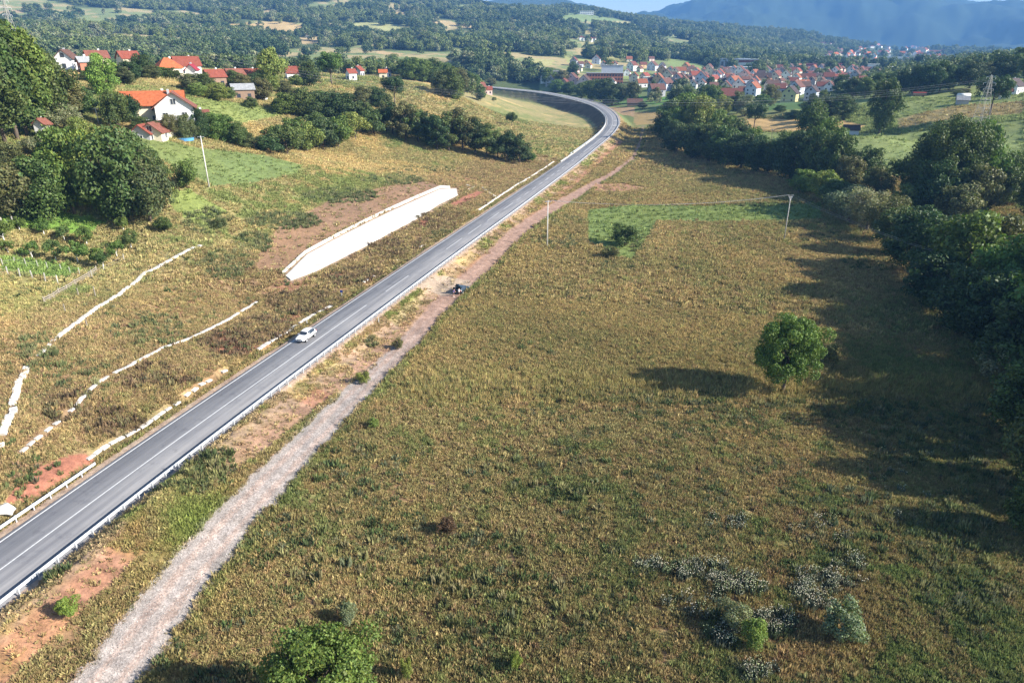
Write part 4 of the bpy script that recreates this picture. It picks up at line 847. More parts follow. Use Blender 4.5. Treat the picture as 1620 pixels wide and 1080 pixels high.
def tuft(seed, nb, spread, lean, width, leafy=False, flower=0):
    g = random.Random(seed); v = []; f = []; c = []
    for i in range(nb):
        a = g.uniform(0, 6.28); r = spread * math.sqrt(g.random()); x, y = r * math.cos(a), r * math.sin(a); h = g.uniform(.55, 1.0); l = lean * g.uniform(.3, 1); b = g.uniform(0, 6.28)
        dx, dy = math.cos(b) * width, math.sin(b) * width; ex, ey = x + math.cos(a) * l, y + math.sin(a) * l; o = len(v); t = g.uniform(.7, 1.25)
        if leafy:
            mx, my, mz = (x + ex) / 2, (y + ey) / 2, h * g.uniform(.3, .8); w2 = width * g.uniform(1.5, 3)
            v += [(x, y, 0), (mx - dy / width * w2, my + dx / width * w2, mz), (ex, ey, h), (mx + dy / width * w2, my - dx / width * w2, mz * .9)]; f.append((o, o + 1, o + 2, o + 3)); c += [t * .6, t, t * 1.1, t]
        else:
            mx, my = x + math.cos(a) * l * .35, y + math.sin(a) * l * .35
            v += [(x - dx, y - dy, 0), (x + dx, y + dy, 0), (mx + dx * .8, my + dy * .8, h * .6), (mx - dx * .8, my - dy * .8, h * .6), (ex, ey, h)]; f += [(o, o + 1, o + 2, o + 3), (o + 3, o + 2, o + 4)]; c += [t * .7, t * .7, t, t, t * 1.25]
    for i in range(flower):
        a = g.uniform(0, 6.28); r = spread * 1.3 * math.sqrt(g.random()); x, y, z = r * math.cos(a), r * math.sin(a), g.uniform(.75, 1.1); s = .055; o = len(v)
        v += [(x - s, y, z), (x, y - s, z + .02), (x + s, y, z), (x, y + s, z + .02), (x, y, z + s)]; f += [(o, o + 1, o + 4), (o + 1, o + 2, o + 4), (o + 2, o + 3, o + 4), (o + 3, o, o + 4)]; c += [(5.6, 4.6, 4.9)] * 5
    me = bpy.data.meshes.new('tuft'); me.from_pydata(v, [], f); me.update(); ca = me.color_attributes.new('leaf', 'FLOAT_COLOR', 'POINT')
    ca.data.foreach_set('color', np.array([(tuple(q) if isinstance(q, tuple) else (q, q, q)) + (1.0,) for q in c], np.float32).ravel()); me.materials.append(M['grass']); return me
GRASS = [tuft(k, 16, .45, .35, .022) for k in range(3)] + [tuft(10 + k, 14, .42, .5, .05, True) for k in range(3)]
# growth over the visible near ground: candidate points even per area, kept by the growth map
def sample(nc, D0, D1, a0=-49, a1=49, seed=1):
    g = np.random.default_rng(seed); D = np.sqrt(g.uniform(D0 ** 2, D1 ** 2, nc)); a = np.radians(g.uniform(a0, a1, nc)); return D * np.sin(a), D * np.cos(a), g
STONES = [[(137, 729), (175, 702), (215, 683), (237, 668), (270, 645)], [(291, 629), (313, 613), (336, 601), (359, 586)], [(407, 554), (430, 540), (468, 517), (500, 496), (525, 484)], [(574, 448), (592, 437)],
 [(33, 717), (52, 699), (68, 689), (97, 665), (121, 644), (134, 630), (150, 610), (172, 596), (200, 582), (230, 566), (258, 550), (292, 540), (330, 522), (360, 507), (381, 493), (406, 478)],
 [(96, 532), (120, 513), (136, 500), (160, 483), (186, 469), (203, 455), (228, 433), (250, 423), (276, 409), (300, 396), (318, 389)], [(2, 690), (8, 676), (14, 668), (24, 632), (31, 606)], [(757, 333), (790, 311), (820, 291), (838, 281), (866, 263), (876, 256)]]
STONES = [[pix(*q) for q in r_] for r_ in STONES]
def clear_of_stones(X, Y):
    k = np.ones(len(X), bool)
    for r_ in STONES: k &= poly_dist(X, Y, r_) > .5
    return k
def grow(name, nc, D0, D1, size_mul, seed, extra=1.0, thr=0.0):
    X, Y, g = sample(nc, D0, D1, seed=seed); S, T = road_coords(X, Y); Z = ground(X, Y)
    px, py = project(X, Y, Z); k = (np.abs(S) > 4.9) & (px > -60) & (px < 1680) & (py < 1150) & (py > 60); X, Y, Z, S, T, px, py = [q[k] for q in (X, Y, Z, S, T, px, py)]
    c, gr, h = cover(X, Y, Z, S, T); clump = fbm(X, Y, 1.6, 3, 51); bare = 1 - .70 * np.clip((c[:, 0] / np.maximum(c[:, 1], .01) - 1.45) / .35, 0, 1); keep = g.random(len(X)) < gr * bare * sm(clump, .10, .46) * extra
    X, Y, Z, c, h, clump = [q[keep] for q in (X, Y, Z, c, h, clump)]; nn = len(X)
    hue = g.random(nn); tall = g.random(nn) ** 4; b0 = c.copy(); red = np.clip(c[:, 0] / np.maximum(c[:, 1], .01) - 1.35, 0, 1)[:, None]
    straw = np.array([.345, .275, .115]); olive = np.array([.225, .225, .080]); green = np.array([.160, .205, .062]); brown = np.array([.225, .145, .085])
    greeny = sm(c[:, 1] / np.maximum(c[:, 0], .01), .79, 1.10); pg = .11 + .78 * greeny; pal = np.where((hue < pg)[:, None], green, np.where((hue < pg + .22)[:, None], olive, np.where((hue > .84)[:, None], brown, straw)))
    big = fbm(X, Y, 17, 3, 123)[:, None]; pal = pal * (.70 + .62 * big) * np.stack([.92 + .2 * big[:, 0], np.ones(nn), .9 + .2 * big[:, 0]], -1)
    c = (pal * .60 + c * .66) * (.88 + .72 * g.random((nn, 1))); c = c * np.where(red > .2, np.array([.95, 1.08, 1.0]), 1.0)
    sc = size_mul * (.55 + .7 * g.random(nn)) * (.8 + .5 * clump); sz = h * (.6 + .6 * g.random(nn)) * (1 + 1.1 * tall) * size_mul ** .5 * 1.0
    kk = clear_of_stones(X, Y); X, Y, Z, c, sc, sz = [q[kk] for q in (X, Y, Z, c, sc, sz)]; nn = len(X)
    P = np.stack([X, Y, Z - .03], -1); scatter(name, P, np.clip(c, 0, 1), sc, GRASS, seed=seed, sz=sz); return nn
n1_ = grow('field_grass', 620000, 30, 130, .46, 101)
n2_ = grow('meadow_grass', 420000, 130, 300, .85, 102)
n3_ = grow('hillside_grass', 120000, 300, 470, 1.6, 103)
print('tufts', n1_, n2_, n3_)
# tall leafy weeds, coarse herbs in drifts, white-headed weeds in the lower right
WEED = [tuft(30 + k, 30, .42, .35, .035, True) for k in range(3)]
WHITE = [tuft(40 + k, 24, .42, .30, .035, True, 10) for k in range(3)]
def pix3(x, y, z): return pix(x, y)
def patches(name, spots, protos, seed, tints, hs):
    g = np.random.default_rng(seed); P = []; Tn = []; Sc = []; Sz = []
    for (x, y, rx, ry, nn) in spots:
        for _ in range(nn):
            a = g.uniform(0, 6.28); r = math.sqrt(g.random()); p_ = (pix3 if 'bank' in name else at_z)(x + rx * r * math.cos(a), y + ry * r * math.sin(a), FZ); q = (p_[0], p_[1], float(ground(p_[0], p_[1])) - .03)
            s9, _t = road_coords(np.array([q[0]]), np.array([q[1]])); d9, w9 = poly_dist(np.array([q[0]]), np.array([q[1]]), tp, tp[:, 2])
            if abs(s9[0]) < 6 or d9[0] < w9[0] + .2: continue
            P.append(q); t_ = np.array(tints[g.integers(len(tints))]) * g.uniform(.8, 1.25); Tn.append(t_); s = g.uniform(.6, 1.3); Sc.append(s * .8); Sz.append(g.uniform(*hs) * s)
    scatter(name, np.array(P), np.array(Tn), np.array(Sc), protos, seed=seed, sz=np.array(Sz), tilt=.1)
patches('tall_weeds', [(700, 618, 60, 12, 300), (820, 622, 80, 13, 420), (950, 624, 70, 13, 380), (1080, 630, 80, 12, 320), (880, 385, 40, 14, 160), (900, 355, 30, 8, 80), (1010, 385, 20, 20, 60), (975, 420, 30, 10, 60), (1200, 320, 90, 5, 160), (1330, 372, 70, 12, 200), (1380, 410, 50, 14, 160), (1150, 655, 60, 12, 60), (1330, 640, 60, 22, 120), (1400, 650, 50, 20, 100), (1230, 640, 40, 10, 60), (340, 780, 40, 40, 90), (300, 800, 60, 30, 90), (110, 960, 16, 14, 22), (620, 610, 16, 20, 40), (585, 555, 12, 6, 20),
    (830, 560, 120, 20, 50), (1290, 590, 30, 30, 40), (1430, 700, 60, 40, 110), (1350, 830, 80, 60, 150), (1500, 850, 80, 60, 180), (1540, 940, 80, 50, 120), (560, 760, 90, 40, 70), (700, 880, 160, 60, 110), (900, 760, 180, 60, 130), (480, 900, 80, 60, 60), (820, 960, 140, 60, 90), (1530, 640, 60, 50, 100), (1560, 740, 60, 60, 120)],
    WEED, 201, [(.13, .165, .06), (.17, .195, .075), (.22, .22, .085), (.10, .135, .055), (.26, .25, .11), (.15, .17, .095), (.26, .23, .12)], (.4, 1.05))
patches('white_flowering_weeds', [(1030, 893, 26, 8, 18), (1100, 903, 50, 14, 42), (1165, 925, 50, 18, 50), (1290, 930, 40, 34, 70), (1215, 985, 45, 18, 42), (1150, 1000, 30, 24, 30), (1340, 905, 30, 26, 26), (1200, 1062, 30, 14, 22), (1150, 826, 40, 10, 16), (1310, 840, 60, 20, 14), (1420, 760, 70, 60, 16), (1080, 950, 30, 20, 8), (1130, 960, 26, 16, 8)],
    WHITE, 202, [(.105, .125, .085), (.12, .13, .09), (.09, .12, .06)], (.6, 1.15))
patches('brown_bank_weeds', [(560, 440, 50, 16, 300), (640, 395, 60, 18, 330), (700, 350, 46, 14, 220), (480, 480, 60, 20, 320), (420, 520, 50, 22, 260), (360, 545, 50, 24, 200), (250, 600, 60, 24, 140), (180, 670, 50, 22, 130), (110, 640, 40, 30, 90), (770, 320, 36, 8, 90)],
    GRASS, 203, [(.17, .115, .07), (.22, .15, .09), (.13, .10, .06), (.20, .18, .09), (.27, .20, .11)], (.5, 1.15))
patches('green_bank_weeds', [(450, 350, 60, 14, 330), (540, 310, 60, 12, 330), (620, 285, 50, 8, 240), (400, 385, 30, 18, 160), (360, 420, 40, 24, 160), (660, 270, 60, 6, 160), (330, 350, 40, 20, 120), (700, 375, 20, 10, 60), (240, 520, 60, 30, 90), (130, 600, 50, 30, 50), (60, 560, 30, 30, 70), (640, 425, 20, 10, 40)],
    WEED, 204, [(.15, .18, .075), (.19, .21, .09), (.12, .15, .07), (.25, .25, .12)], (.45, 1.0))
# scattered taller herbs over the near field, thicker in drifts
X, Y, g = sample(60000, 32, 140, seed=77); S, T = road_coords(X, Y); Z = ground(X, Y); td, tw = poly_dist(X, Y, tp, tp[:, 2]); px, py = project(X, Y, Z)
k = (np.abs(S) > 6) & (td > tw + .1) & (px > -40) & (px < 1660) & (py < 1130) & ((S > np.interp(T, TRT, TRS)) | (S < 0)); dr = fbm(X, Y, 2.6, 3, 91) + .25 * (fbm(X, Y, 14, 2, 92) - .5) + .05 * sm(px, 900, 1500) + .08 * np.exp(-((td - tw - .8) / 1.2) ** 2)
k &= g.random(len(X)) < sm(dr, .50, .72) * np.where(py < 640, .35, 1.0); X, Y, Z = X[k], Y[k], Z[k]; nn = len(X)
pal = np.array([(.125, .165, .065), (.17, .20, .08), (.095, .13, .055), (.235, .235, .095), (.16, .17, .10), (.10, .15, .05)])[g.integers(0, 6, nn)] * g.uniform(.8, 1.25, (nn, 1)); s_ = g.uniform(.5, 1.2, nn)
kk = clear_of_stones(X, Y); scatter('field_herbs', np.stack([X, Y, Z - .03], -1)[kk], pal[kk], (s_ * .62)[kk], WEED, seed=77, sz=(s_ * g.uniform(.3, .75, nn))[kk]); print('herbs', nn)
# a few single shrubs of the field
for x, y, hp, wp, tint, lab in [(1160, 990, 44, 50, 'silver', 'grey-green shrubby weed beside the white-flowering weeds'), (1190, 1020, 44, 44, 'light', 'light green bushy weed right of the grey-green shrubby weed'), (1330, 1010, 56, 70, 'silver', 'feathery grey-green shrub in the lower right corner of the field'),
    (112, 975, 34, 34, 'bright', 'bright yellow-green shrub on the embankment below the guard rail'), (552, 985, 34, 30, 'silver', 'pale green weed standing above the foreground tree crown'), (645, 1075, 36, 20, 'light', 'slim pale green weed right of the foreground tree crown'),
    (815, 1058, 26, 20, 'bright', 'small bright green weed at the bottom centre of the field'), (708, 846, 26, 34, 'olive', 'brown withered bush alone in the middle of the near field'), (576, 606, 20, 24, 'light', 'yellow-green shrub between the track and the foot of the embankment'),
    (630, 552, 18, 18, 'olive', 'dry yellow tuft at the foot of the embankment beside the track'), (590, 678, 18, 18, 'light', 'yellow-green weed at the field edge of the track'), (1310, 575, 34, 26, 'olive', 'small dark bush right of the lone field tree')]:
    b_ = tree_px(x, y, hp, wp, 'bush', tint, lab, cat='shrub')
    if 'withered' in lab: b_.children[0].color = (.10, .065, .04, 1)

# loose gravel stones on the near part of the track
def stone(seed):
    g = random.Random(seed); bm = bmesh.new(); bmesh.ops.create_icosphere(bm, subdivisions=1, radius=1)
    for v in bm.verts: v.co *= g.uniform(.7, 1.25)
    me = bpy.data.meshes.new('stone'); bm.to_mesh(me); bm.free(); me.materials.append(M['stone_i']); return me
m_, t_n, b_n = new_mat('gravel_stone'); a_n = N(t_n, 'ShaderNodeAttribute', attribute_type='INSTANCER', attribute_name='tint'); t_n.links.new(a_n.outputs['Color'], b_n.inputs['Base Color']); b_n.inputs['Roughness'].default_value = .9
M['stone_i'] = m_
X, Y, g = sample(1500000, 34, 120, -47, 5, seed=5); td, tw = poly_dist(X, Y, tp, tp[:, 2]); k = (td < tw + .25) & (g.random(len(X)) < (.25 + .75 * sm(td, tw - 1.2, tw)) * (1 - sm(Y, 70, 120))); X, Y = X[k], Y[k]
tone = g.uniform(.19, .44, (len(X), 1)) * np.array([1.0, .93, .87]); sc = g.uniform(.014, .036, len(X)) * (1 + .9 * (g.random(len(X)) < .06)); print('stones', len(X))
scatter('track_gravel', np.stack([X, Y, ground(X, Y) + .01], -1), tone, sc, [stone(k) for k in range(3)], seed=5, tilt=1.0)

# ---------------------------------------------------------------- far forest
LI = M['leaf_i']
FAR = [crown_mesh('far_crown', 81 + k, 800, .062, .42, .40, .50, 20, .19, LI, bottom=-.9) for k in range(5)] + [crown_mesh('far_crown', 91, 600, .055, .30, .44, .52, 16, .16, LI, flat=1.1, bottom=-.95)]
def forest(name, nc, D0, D1, hmin, hmax, seed, dens):
    X, Y, g = sample(nc, D0, D1, -41, 41, seed=seed); Z = ground(X, Y); px, py = project(X, Y, Z); k = (px > -40) & (px < 1660) & (py > -60) & (py < 190)
    X, Y, Z, px, py = [q[k] for q in (X, Y, Z, px, py)]; S, T = road_coords(X, Y); D = np.hypot(X, Y)
    infield = np.zeros(len(X), bool)
    for poly, _c in FIELDS: infield |= inpoly(px, py, poly)
    for i in (15, 16, 17, 18, 19, 20, 21, 22, 23): infield |= inpoly(px, py, LAND[i][0]) & (D > LAND[i][3]) & (D < LAND[i][4])
    town = inpoly(px, py, TOWN) & (D < 1500); ft = inpoly(px, py, FTOWN) & (D > 1500)
    hh = (hmin + hmax) / 2; qx, qy = project(X, Y, Z + hh * .65)
    for poly, _c in FIELDS: infield |= inpoly(qx, qy, poly)
    for tp_ in (FTOWN, TOWN): infield |= inpoly(qx, qy, tp_) & (D > 900) & (g.random(len(X)) < .75)
    edge = fbm(X, Y, 45, 4, 61) > .37
    infield |= clearing(X, Y, D) > .5; infield |= clearing(X, Y - 14, D) > .5
    pr = dens(X, Y, D, px, py); pr = np.where(town, pr * .16, pr); pr = np.where(ft, pr * .10, pr)
    fieldtree = g.random(len(X)) < .012; keep = (((~infield) & edge) | fieldtree) & (g.random(len(X)) < pr) & (np.abs(S) > 12)
    for hx, hy in HOUSE_XY: keep &= (X - hx) ** 2 + (Y - hy) ** 2 > 110
    X, Y, Z, D = X[keep], Y[keep], Z[keep], D[keep]; nn = len(X); h = g.uniform(hmin, hmax, nn) * (.8 + .5 * fbm(X, Y, 60, 3, 66))
    if nn == 0: return 0
    zone = fbm(X, Y, 90, 3, 67)[:, None]; r = g.random((nn, 1))
    t0 = np.array([.042, .082, .040]); t1 = np.array([.150, .195, .075]); t2 = np.array([.21, .24, .15])
    tint = t0 + (t1 - t0) * np.clip(r * .45 + (zone - .36) * 2.2, 0, 1); tint = np.where(g.random((nn, 1)) < .12, t2 * (.8 + .3 * r), tint)
    P = np.stack([X, Y, Z - .4], -1); scatter(name, P, tint, h * g.uniform(.8, 1.15, nn), FAR, seed=seed, tilt=.03, sz=h); return nn
#SECTION4
# ---------------------------------------------------------------- houses
def house(loc, rz, L, Wd, H, RH, wall, roof, label, group=None, hip=False, windows=2, chimney=True, detail=False, balcony=False, name='house', over=.5):
    """L along the ridge (local x), Wd across, H to the eaves, RH roof height"""
    root = empty(name, loc, rz, label, 'house' if name == 'house' else name.replace('_', ' '), group)
    a, b = L / 2, Wd / 2; hi = min(b, a * .8) if hip else 0; mb = MB()
    if hip: mb.box((0, 0, H / 2 - 3), (L, Wd, H + 6))
    else: mb.add([(-a, -b, -6), (a, -b, -6), (a, b, -6), (-a, b, -6), (-a, -b, H), (a, -b, H), (a, b, H), (-a, b, H), (-a, 0, H + RH), (a, 0, H + RH)],
                 [(3, 2, 1, 0), (0, 1, 5, 4), (2, 3, 7, 6), (1, 2, 6, 9, 5), (3, 0, 4, 8, 7), (4, 5, 9, 8), (6, 7, 8, 9)])
    mb.obj('wall', M['wall_' + wall], root)
    s = RH / b; e = over; zz = H - e * s; A, B = a + e, b + e; th = .22; mb = MB()
    xr = a - hi if hip else A
    up = [(-A, -B, zz), (A, -B, zz), (A, B, zz), (-A, B, zz), (-xr, 0, H + RH), (xr, 0, H + RH)]
    lo = [(x, y, z) for x, y, z in up]; up = [(x, y, z + th) for x, y, z in up]
    tf = [(0, 1, 5, 4), (2, 3, 4, 5), (1, 2, 5), (3, 0, 4)] if hip else [(0, 1, 5, 4), (2, 3, 4, 5)]
    fs = tf + [tuple(i + 6 for i in f[::-1]) for f in tf]
    ring = [0, 1, 2, 3] if hip else [0, 1, 5, 2, 3, 4]
    ring = ring if hip else [0, 1, 5, 2, 3, 4]
    for i in range(len(ring)): p_, q = ring[i], ring[(i + 1) % len(ring)]; fs.append((q, p_, p_ + 6, q + 6))
    rf = mb.add(up + lo, fs).obj('roof', M['roof_' + roof], root)
    if chimney: MB().box((a * .35, b * .25, H + RH * .9), (.6, .6, 1.9)).obj('chimney', M['wall_white' if wall != 'white' else 'wall_grey'], rf)
    wm = WIN_D if detail else WIN
    if windows:
        floors = max(1, int(H // 2.7))
        def put(x, y, z, r):
            q = link('window', wm[0], root); q.location = (x, y, z); q.rotation_euler = (0, 0, r)
            if detail: link('frame', wm[1], q)
        nx = max(1, min(windows, int(L // 2.6))); ny = max(1, min(windows, int(Wd // 3)))
        for fl in range(floors):
            z = 1.55 + fl * 2.8
            for k in range(nx):
                x = -a + L * (k + .5) / nx; put(x, -b, z, 0); 
                if detail: put(x, b, z, math.pi)
            for k in range(ny):
                y = -b + Wd * (k + .5) / ny; put(-a, y, z, -math.pi / 2); put(a, y, z, math.pi / 2)
        if not hip and RH > 2.0: put(-a, 0, H + RH * .35, -math.pi / 2); put(a, 0, H + RH * .35, math.pi / 2)
    if detail: MB().box((a * .55, -b, 1.05), (1.0, .08, 2.1)).obj('door', M['wood'], root)
    return root
WIN = (MB().box((0, -.01, 0), (1.25, .08, 1.4)).mesh('window', M['glass']),)
_f = MB()
for c_, d_ in (((0, -.06, .75), (1.5, .1, .1)), ((0, -.06, -.75), (1.6, .16, .1)), ((-.68, -.06, 0), (.1, .1, 1.4)), ((.68, -.06, 0), (.1, .1, 1.4)), ((0, -.06, 0), (.06, .08, 1.4))): _f.box(c_, d_)
WIN_D = (MB().box((0, -.01, 0), (1.26, .05, 1.4)).mesh('window', M['glass']), _f.mesh('frame', M['frame']))
HOUSE_XY = []
def px_scale(p_): return (p_[1] * CP + (CH - p_[2]) * SP) / F_
def h_px(x, y, wp, asp, rz, wall, roof, label, H=None, D=None, group=None, **kw):
    """wp: seen width in photo px of the facade; rz: turn of the ridge (degrees, 0 = ridge across the view, 90 = gable towards the camera)"""
    p_ = at(x, D) if D else pix(x, y); sc = px_scale(p_); w = wp * sc; va = -math.atan2(p_[0], p_[1]); r = R(rz)
    ex = abs(math.cos(r)) * asp + abs(math.sin(r)); Wd = w / ex; L = Wd * asp
    H = H or (6.2 if Wd > 8 else 4.0); HOUSE_XY.append((p_[0], p_[1])); kw.setdefault('RHf', .46)
    RH = Wd * kw.pop('RHf')
    return house(p_, va + r, L, Wd, H, RH, wall, roof, label, group, **kw)

# the white farmhouse and its neighbours on the left
FD = 222
def local(x, y, D, dx, dy, rz):
    p_ = at(x, D); c, s = math.cos(rz), math.sin(rz); q = (p_[0] + dx * c - dy * s, p_[1] + dx * s + dy * c); HOUSE_XY.append(q); return np.array([q[0], q[1], p_[2]])
FR = R(22)
house(local(262, 0, FD, 0, 0, FR), FR + R(90), 10.5, 9.5, 6.6, 3.6, 'white', 'rust', 'large white farmhouse with an open brown gable loft, below the village', windows=2, detail=True, over=.9)
house(local(228, 0, FD + 2, 0, 1.5, FR), FR, 15, 8.5, 5.4, 3.0, 'cream', 'orange', 'long wing with a bright orange tiled roof joined to the white farmhouse', windows=3, detail=True, over=.8)
AZ0 = at(262, FD)[2]
def lift(p_, z): return np.array([p_[0], p_[1], z])
house(lift(local(229, 0, FD - 9, 0, 0, FR), AZ0 - 1.6), FR + R(70), 11, 5.6, 2.6, 2.2, 'cream', 'rust', 'low annexe with a weathered red tiled roof in front of the orange wing', windows=2, detail=True)
house(lift(local(212, 0, FD - 9, 0, 0, FR), AZ0 - 2.0), FR + R(70), 11, 5.0, 2.8, 2.0, 'grey', 'red', 'narrow shed with faded red tiles left of the weathered annexe', windows=2, detail=True)
house(local(296, 0, FD + 8, 0, 0, FR), FR, 6, 5, 3.2, 1.8, 'cream', 'rust', 'small cream lean-to at the right end of the white farmhouse', windows=1)
# orange playhouse-like shed and pool beside the farmhouse
p_ = at(301, FD + 2); HOUSE_XY.append(p_[:2]); house(p_, FR, 2.6, 2.2, 1.8, .6, 'brick', 'orange', 'tiny orange garden shed beside the farmhouse lawn', windows=0, chimney=False, name='shed')
p_ = at(270, FD - 9); sc = empty('paddling_pool', p_, 0, 'round blue paddling pool in front of the white farmhouse', 'pool')
bm = bmesh.new(); bmesh.ops.create_cone(bm, cap_ends=True, segments=24, radius1=2.1, radius2=2.2, depth=.7); me = bpy.data.meshes.new('rim'); bm.to_mesh(me); bm.free(); me.materials.append(plain('pool_blue', (.10, .32, .62), .4)); q = link('basin', me, sc); q.location = (0, 0, .35)
bm = bmesh.new(); bmesh.ops.create_circle(bm, cap_ends=True, segments=24, radius=2.0); me = bpy.data.meshes.new('water'); bm.to_mesh(me); bm.free(); me.materials.append(plain('pool_water', (.20, .50, .70), .1)); q = link('water', me, sc); q.location = (0, 0, .71)
# red shed roof and yard at the left edge
house(at(62, 176), R(20), 9.5, 6.5, 3.2, 1.9, 'brown', 'red', 'farmyard shed with a ribbed red roof half hidden by trees at the left', windows=1, chimney=False, name='shed'); HOUSE_XY.append(at(62, 176)[:2])
h_px(38, 205, 22, 1.1, 60, 'white', 'rust', 'small white house half hidden behind the wall of trees at the left edge', D=196, windows=1)
h_px(10, 300, 24, 1.2, 30, 'bluish', 'grey', 'bluish outbuilding at the extreme left edge under the trees', D=172, windows=0, chimney=False)
VILL = [(104, 112, 34, 1.2, 70, 'white', 'brown', 'tall white gable house beside the wall of trees at the upper left', 300, {}), (130, 108, 20, 1.3, 20, 'brick', 'grey', 'small brick shed with a grey metal roof next to the white gable house', 292, {}),
 (152, 104, 34, 1.5, 15, 'cream', 'rust', 'house with a big rusty red roof left of the dark garden trees', 320, {}), (202, 95, 34, 1.4, 25, 'cream', 'red', 'cream house with a red cross-gable roof at the back of the village', 350, {}),
 (262, 106, 42, 1.3, 20, 'cream', 'orange', 'house with a bright orange hipped roof in the hillside village', 312, dict(hip=True)), (292, 104, 42, 1.4, 15, 'white', 'red', 'wide white house under a broad red roof behind the orange roof', 336, {}),
 (300, 110, 20, 1.0, 70, 'white', 'crimson', 'narrow house wing with a crimson red roof facing the camera', 318, {}), (334, 112, 34, 1.4, 25, 'brown', 'red', 'low barn with a red roof right of the crimson roof', 308, {}),
 (366, 108, 36, 1.3, 35, 'brick', 'rust', 'brick house with several rusty red gables at the right of the village', 322, {}), (392, 106, 32, 1.3, 10, 'cream', 'red', 'cream house with a red roof behind the brick gables', 336, {}),
 (376, 122, 34, 2.2, 10, 'brown', 'grey', 'long low barn with a pale grey metal roof in front of the brick gables', 290, dict(chimney=False)), (407, 115, 14, 1.0, 70, 'white', 'rust', 'narrow white house behind the large light green tree', 300, {}),
 (468, 108, 38, 1.9, 8, 'white', 'red', 'long white house with an even red roof right of the large light green tree', 390, {}), (553, 122, 17, 1.2, 30, 'white', 'red', 'small white farm building with a red roof at the edge of the meadow', 405, {}),
 (565, 104, 18, 1.1, 65, 'grey', 'red', 'grey-white gable house behind the small farm building', 470, {}), (610, 106, 14, 1.1, 60, 'bluish', 'dark', 'pale bluish gable house at the back of the meadow', 520, {}), (604, 118, 12, 1.5, 0, 'cream', 'orange', 'tiny orange roofed hut behind the meadow fence', 440, dict(chimney=False)),
 (732, 116, 28, 1.4, 10, 'brick', 'dark', 'square red brick house with a dark hipped roof near the far road', 560, dict(hip=True)), (757, 114, 22, 1.3, 25, 'brown', 'rust', 'brown house right of the square brick house near the far road', 590, {}), (771, 116, 14, 1.4, 10, 'pink', 'red', 'pink-walled low house at the far end of the road', 600, {})]
for x, y, w, asp, rz, wl, rf, lab, D, kw in VILL: h_px(x, y, w, asp, rz, wl, rf, lab, D=D, windows=2, **kw)
# houses seen beyond the village on the lower slope
HB = [(140, 70, 12, 'rust', 'white'), (152, 68, 10, 'red', 'white'), (160, 70, 10, 'red', 'cream'), (172, 71, 10, 'red', 'white'), (181, 67, 9, 'rust', 'white'), (143, 76, 11, 'rust', 'white'), (237, 70, 12, 'red', 'white'), (217, 80, 9, 'red', 'white'), (122, 84, 18, 'red', 'cream'), (487, 60, 6, 'rust', 'white')]
for i, (x, y, w, rf, wl) in enumerate(HB):
    h_px(x, y, w, 1.3, 30 + 17 * i % 60, wl, rf, 'small %s-walled house, %s from the left beyond the hillside village' % (wl, ORD[sum(1 for z in HB if z[4] == wl and z[0] < x)]), group='houses beyond the hillside village (%s)' % wl, windows=1, chimney=False)

# the town in the valley
TW = [  # x, base y, px width, aspect, ridge turn, wall, roof
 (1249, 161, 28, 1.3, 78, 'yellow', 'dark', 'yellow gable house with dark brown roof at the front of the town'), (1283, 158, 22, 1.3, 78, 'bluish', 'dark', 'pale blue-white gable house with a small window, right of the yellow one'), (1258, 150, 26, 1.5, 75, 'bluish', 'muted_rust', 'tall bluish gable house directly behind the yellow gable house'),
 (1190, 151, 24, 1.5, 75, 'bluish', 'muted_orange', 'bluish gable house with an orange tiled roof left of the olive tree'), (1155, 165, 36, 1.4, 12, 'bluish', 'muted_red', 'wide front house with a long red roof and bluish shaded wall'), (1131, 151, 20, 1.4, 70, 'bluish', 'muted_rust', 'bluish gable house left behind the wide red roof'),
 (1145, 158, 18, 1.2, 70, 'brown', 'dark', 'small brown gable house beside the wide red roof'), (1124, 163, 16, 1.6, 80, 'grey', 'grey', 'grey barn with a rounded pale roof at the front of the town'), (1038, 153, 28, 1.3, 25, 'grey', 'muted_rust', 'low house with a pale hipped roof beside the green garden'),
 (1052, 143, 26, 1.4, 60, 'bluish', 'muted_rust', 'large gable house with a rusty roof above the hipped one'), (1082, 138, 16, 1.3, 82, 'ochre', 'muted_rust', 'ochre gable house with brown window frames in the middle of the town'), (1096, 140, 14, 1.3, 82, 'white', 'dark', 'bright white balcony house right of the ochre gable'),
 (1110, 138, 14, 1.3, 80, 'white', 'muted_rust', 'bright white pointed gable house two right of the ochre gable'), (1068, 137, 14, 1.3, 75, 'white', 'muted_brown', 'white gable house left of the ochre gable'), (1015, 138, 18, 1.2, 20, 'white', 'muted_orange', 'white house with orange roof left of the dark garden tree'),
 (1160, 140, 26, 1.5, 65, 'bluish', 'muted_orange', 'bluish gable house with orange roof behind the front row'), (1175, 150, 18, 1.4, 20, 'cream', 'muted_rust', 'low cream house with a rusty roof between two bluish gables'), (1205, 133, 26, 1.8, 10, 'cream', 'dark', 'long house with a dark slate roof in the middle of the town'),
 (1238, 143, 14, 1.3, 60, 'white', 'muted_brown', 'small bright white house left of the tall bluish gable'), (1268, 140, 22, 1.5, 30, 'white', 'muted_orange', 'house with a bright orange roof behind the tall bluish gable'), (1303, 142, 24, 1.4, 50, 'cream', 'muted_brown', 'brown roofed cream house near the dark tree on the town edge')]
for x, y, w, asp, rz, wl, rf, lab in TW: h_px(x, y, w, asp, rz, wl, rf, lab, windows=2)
gT = random.Random(5); rows = []
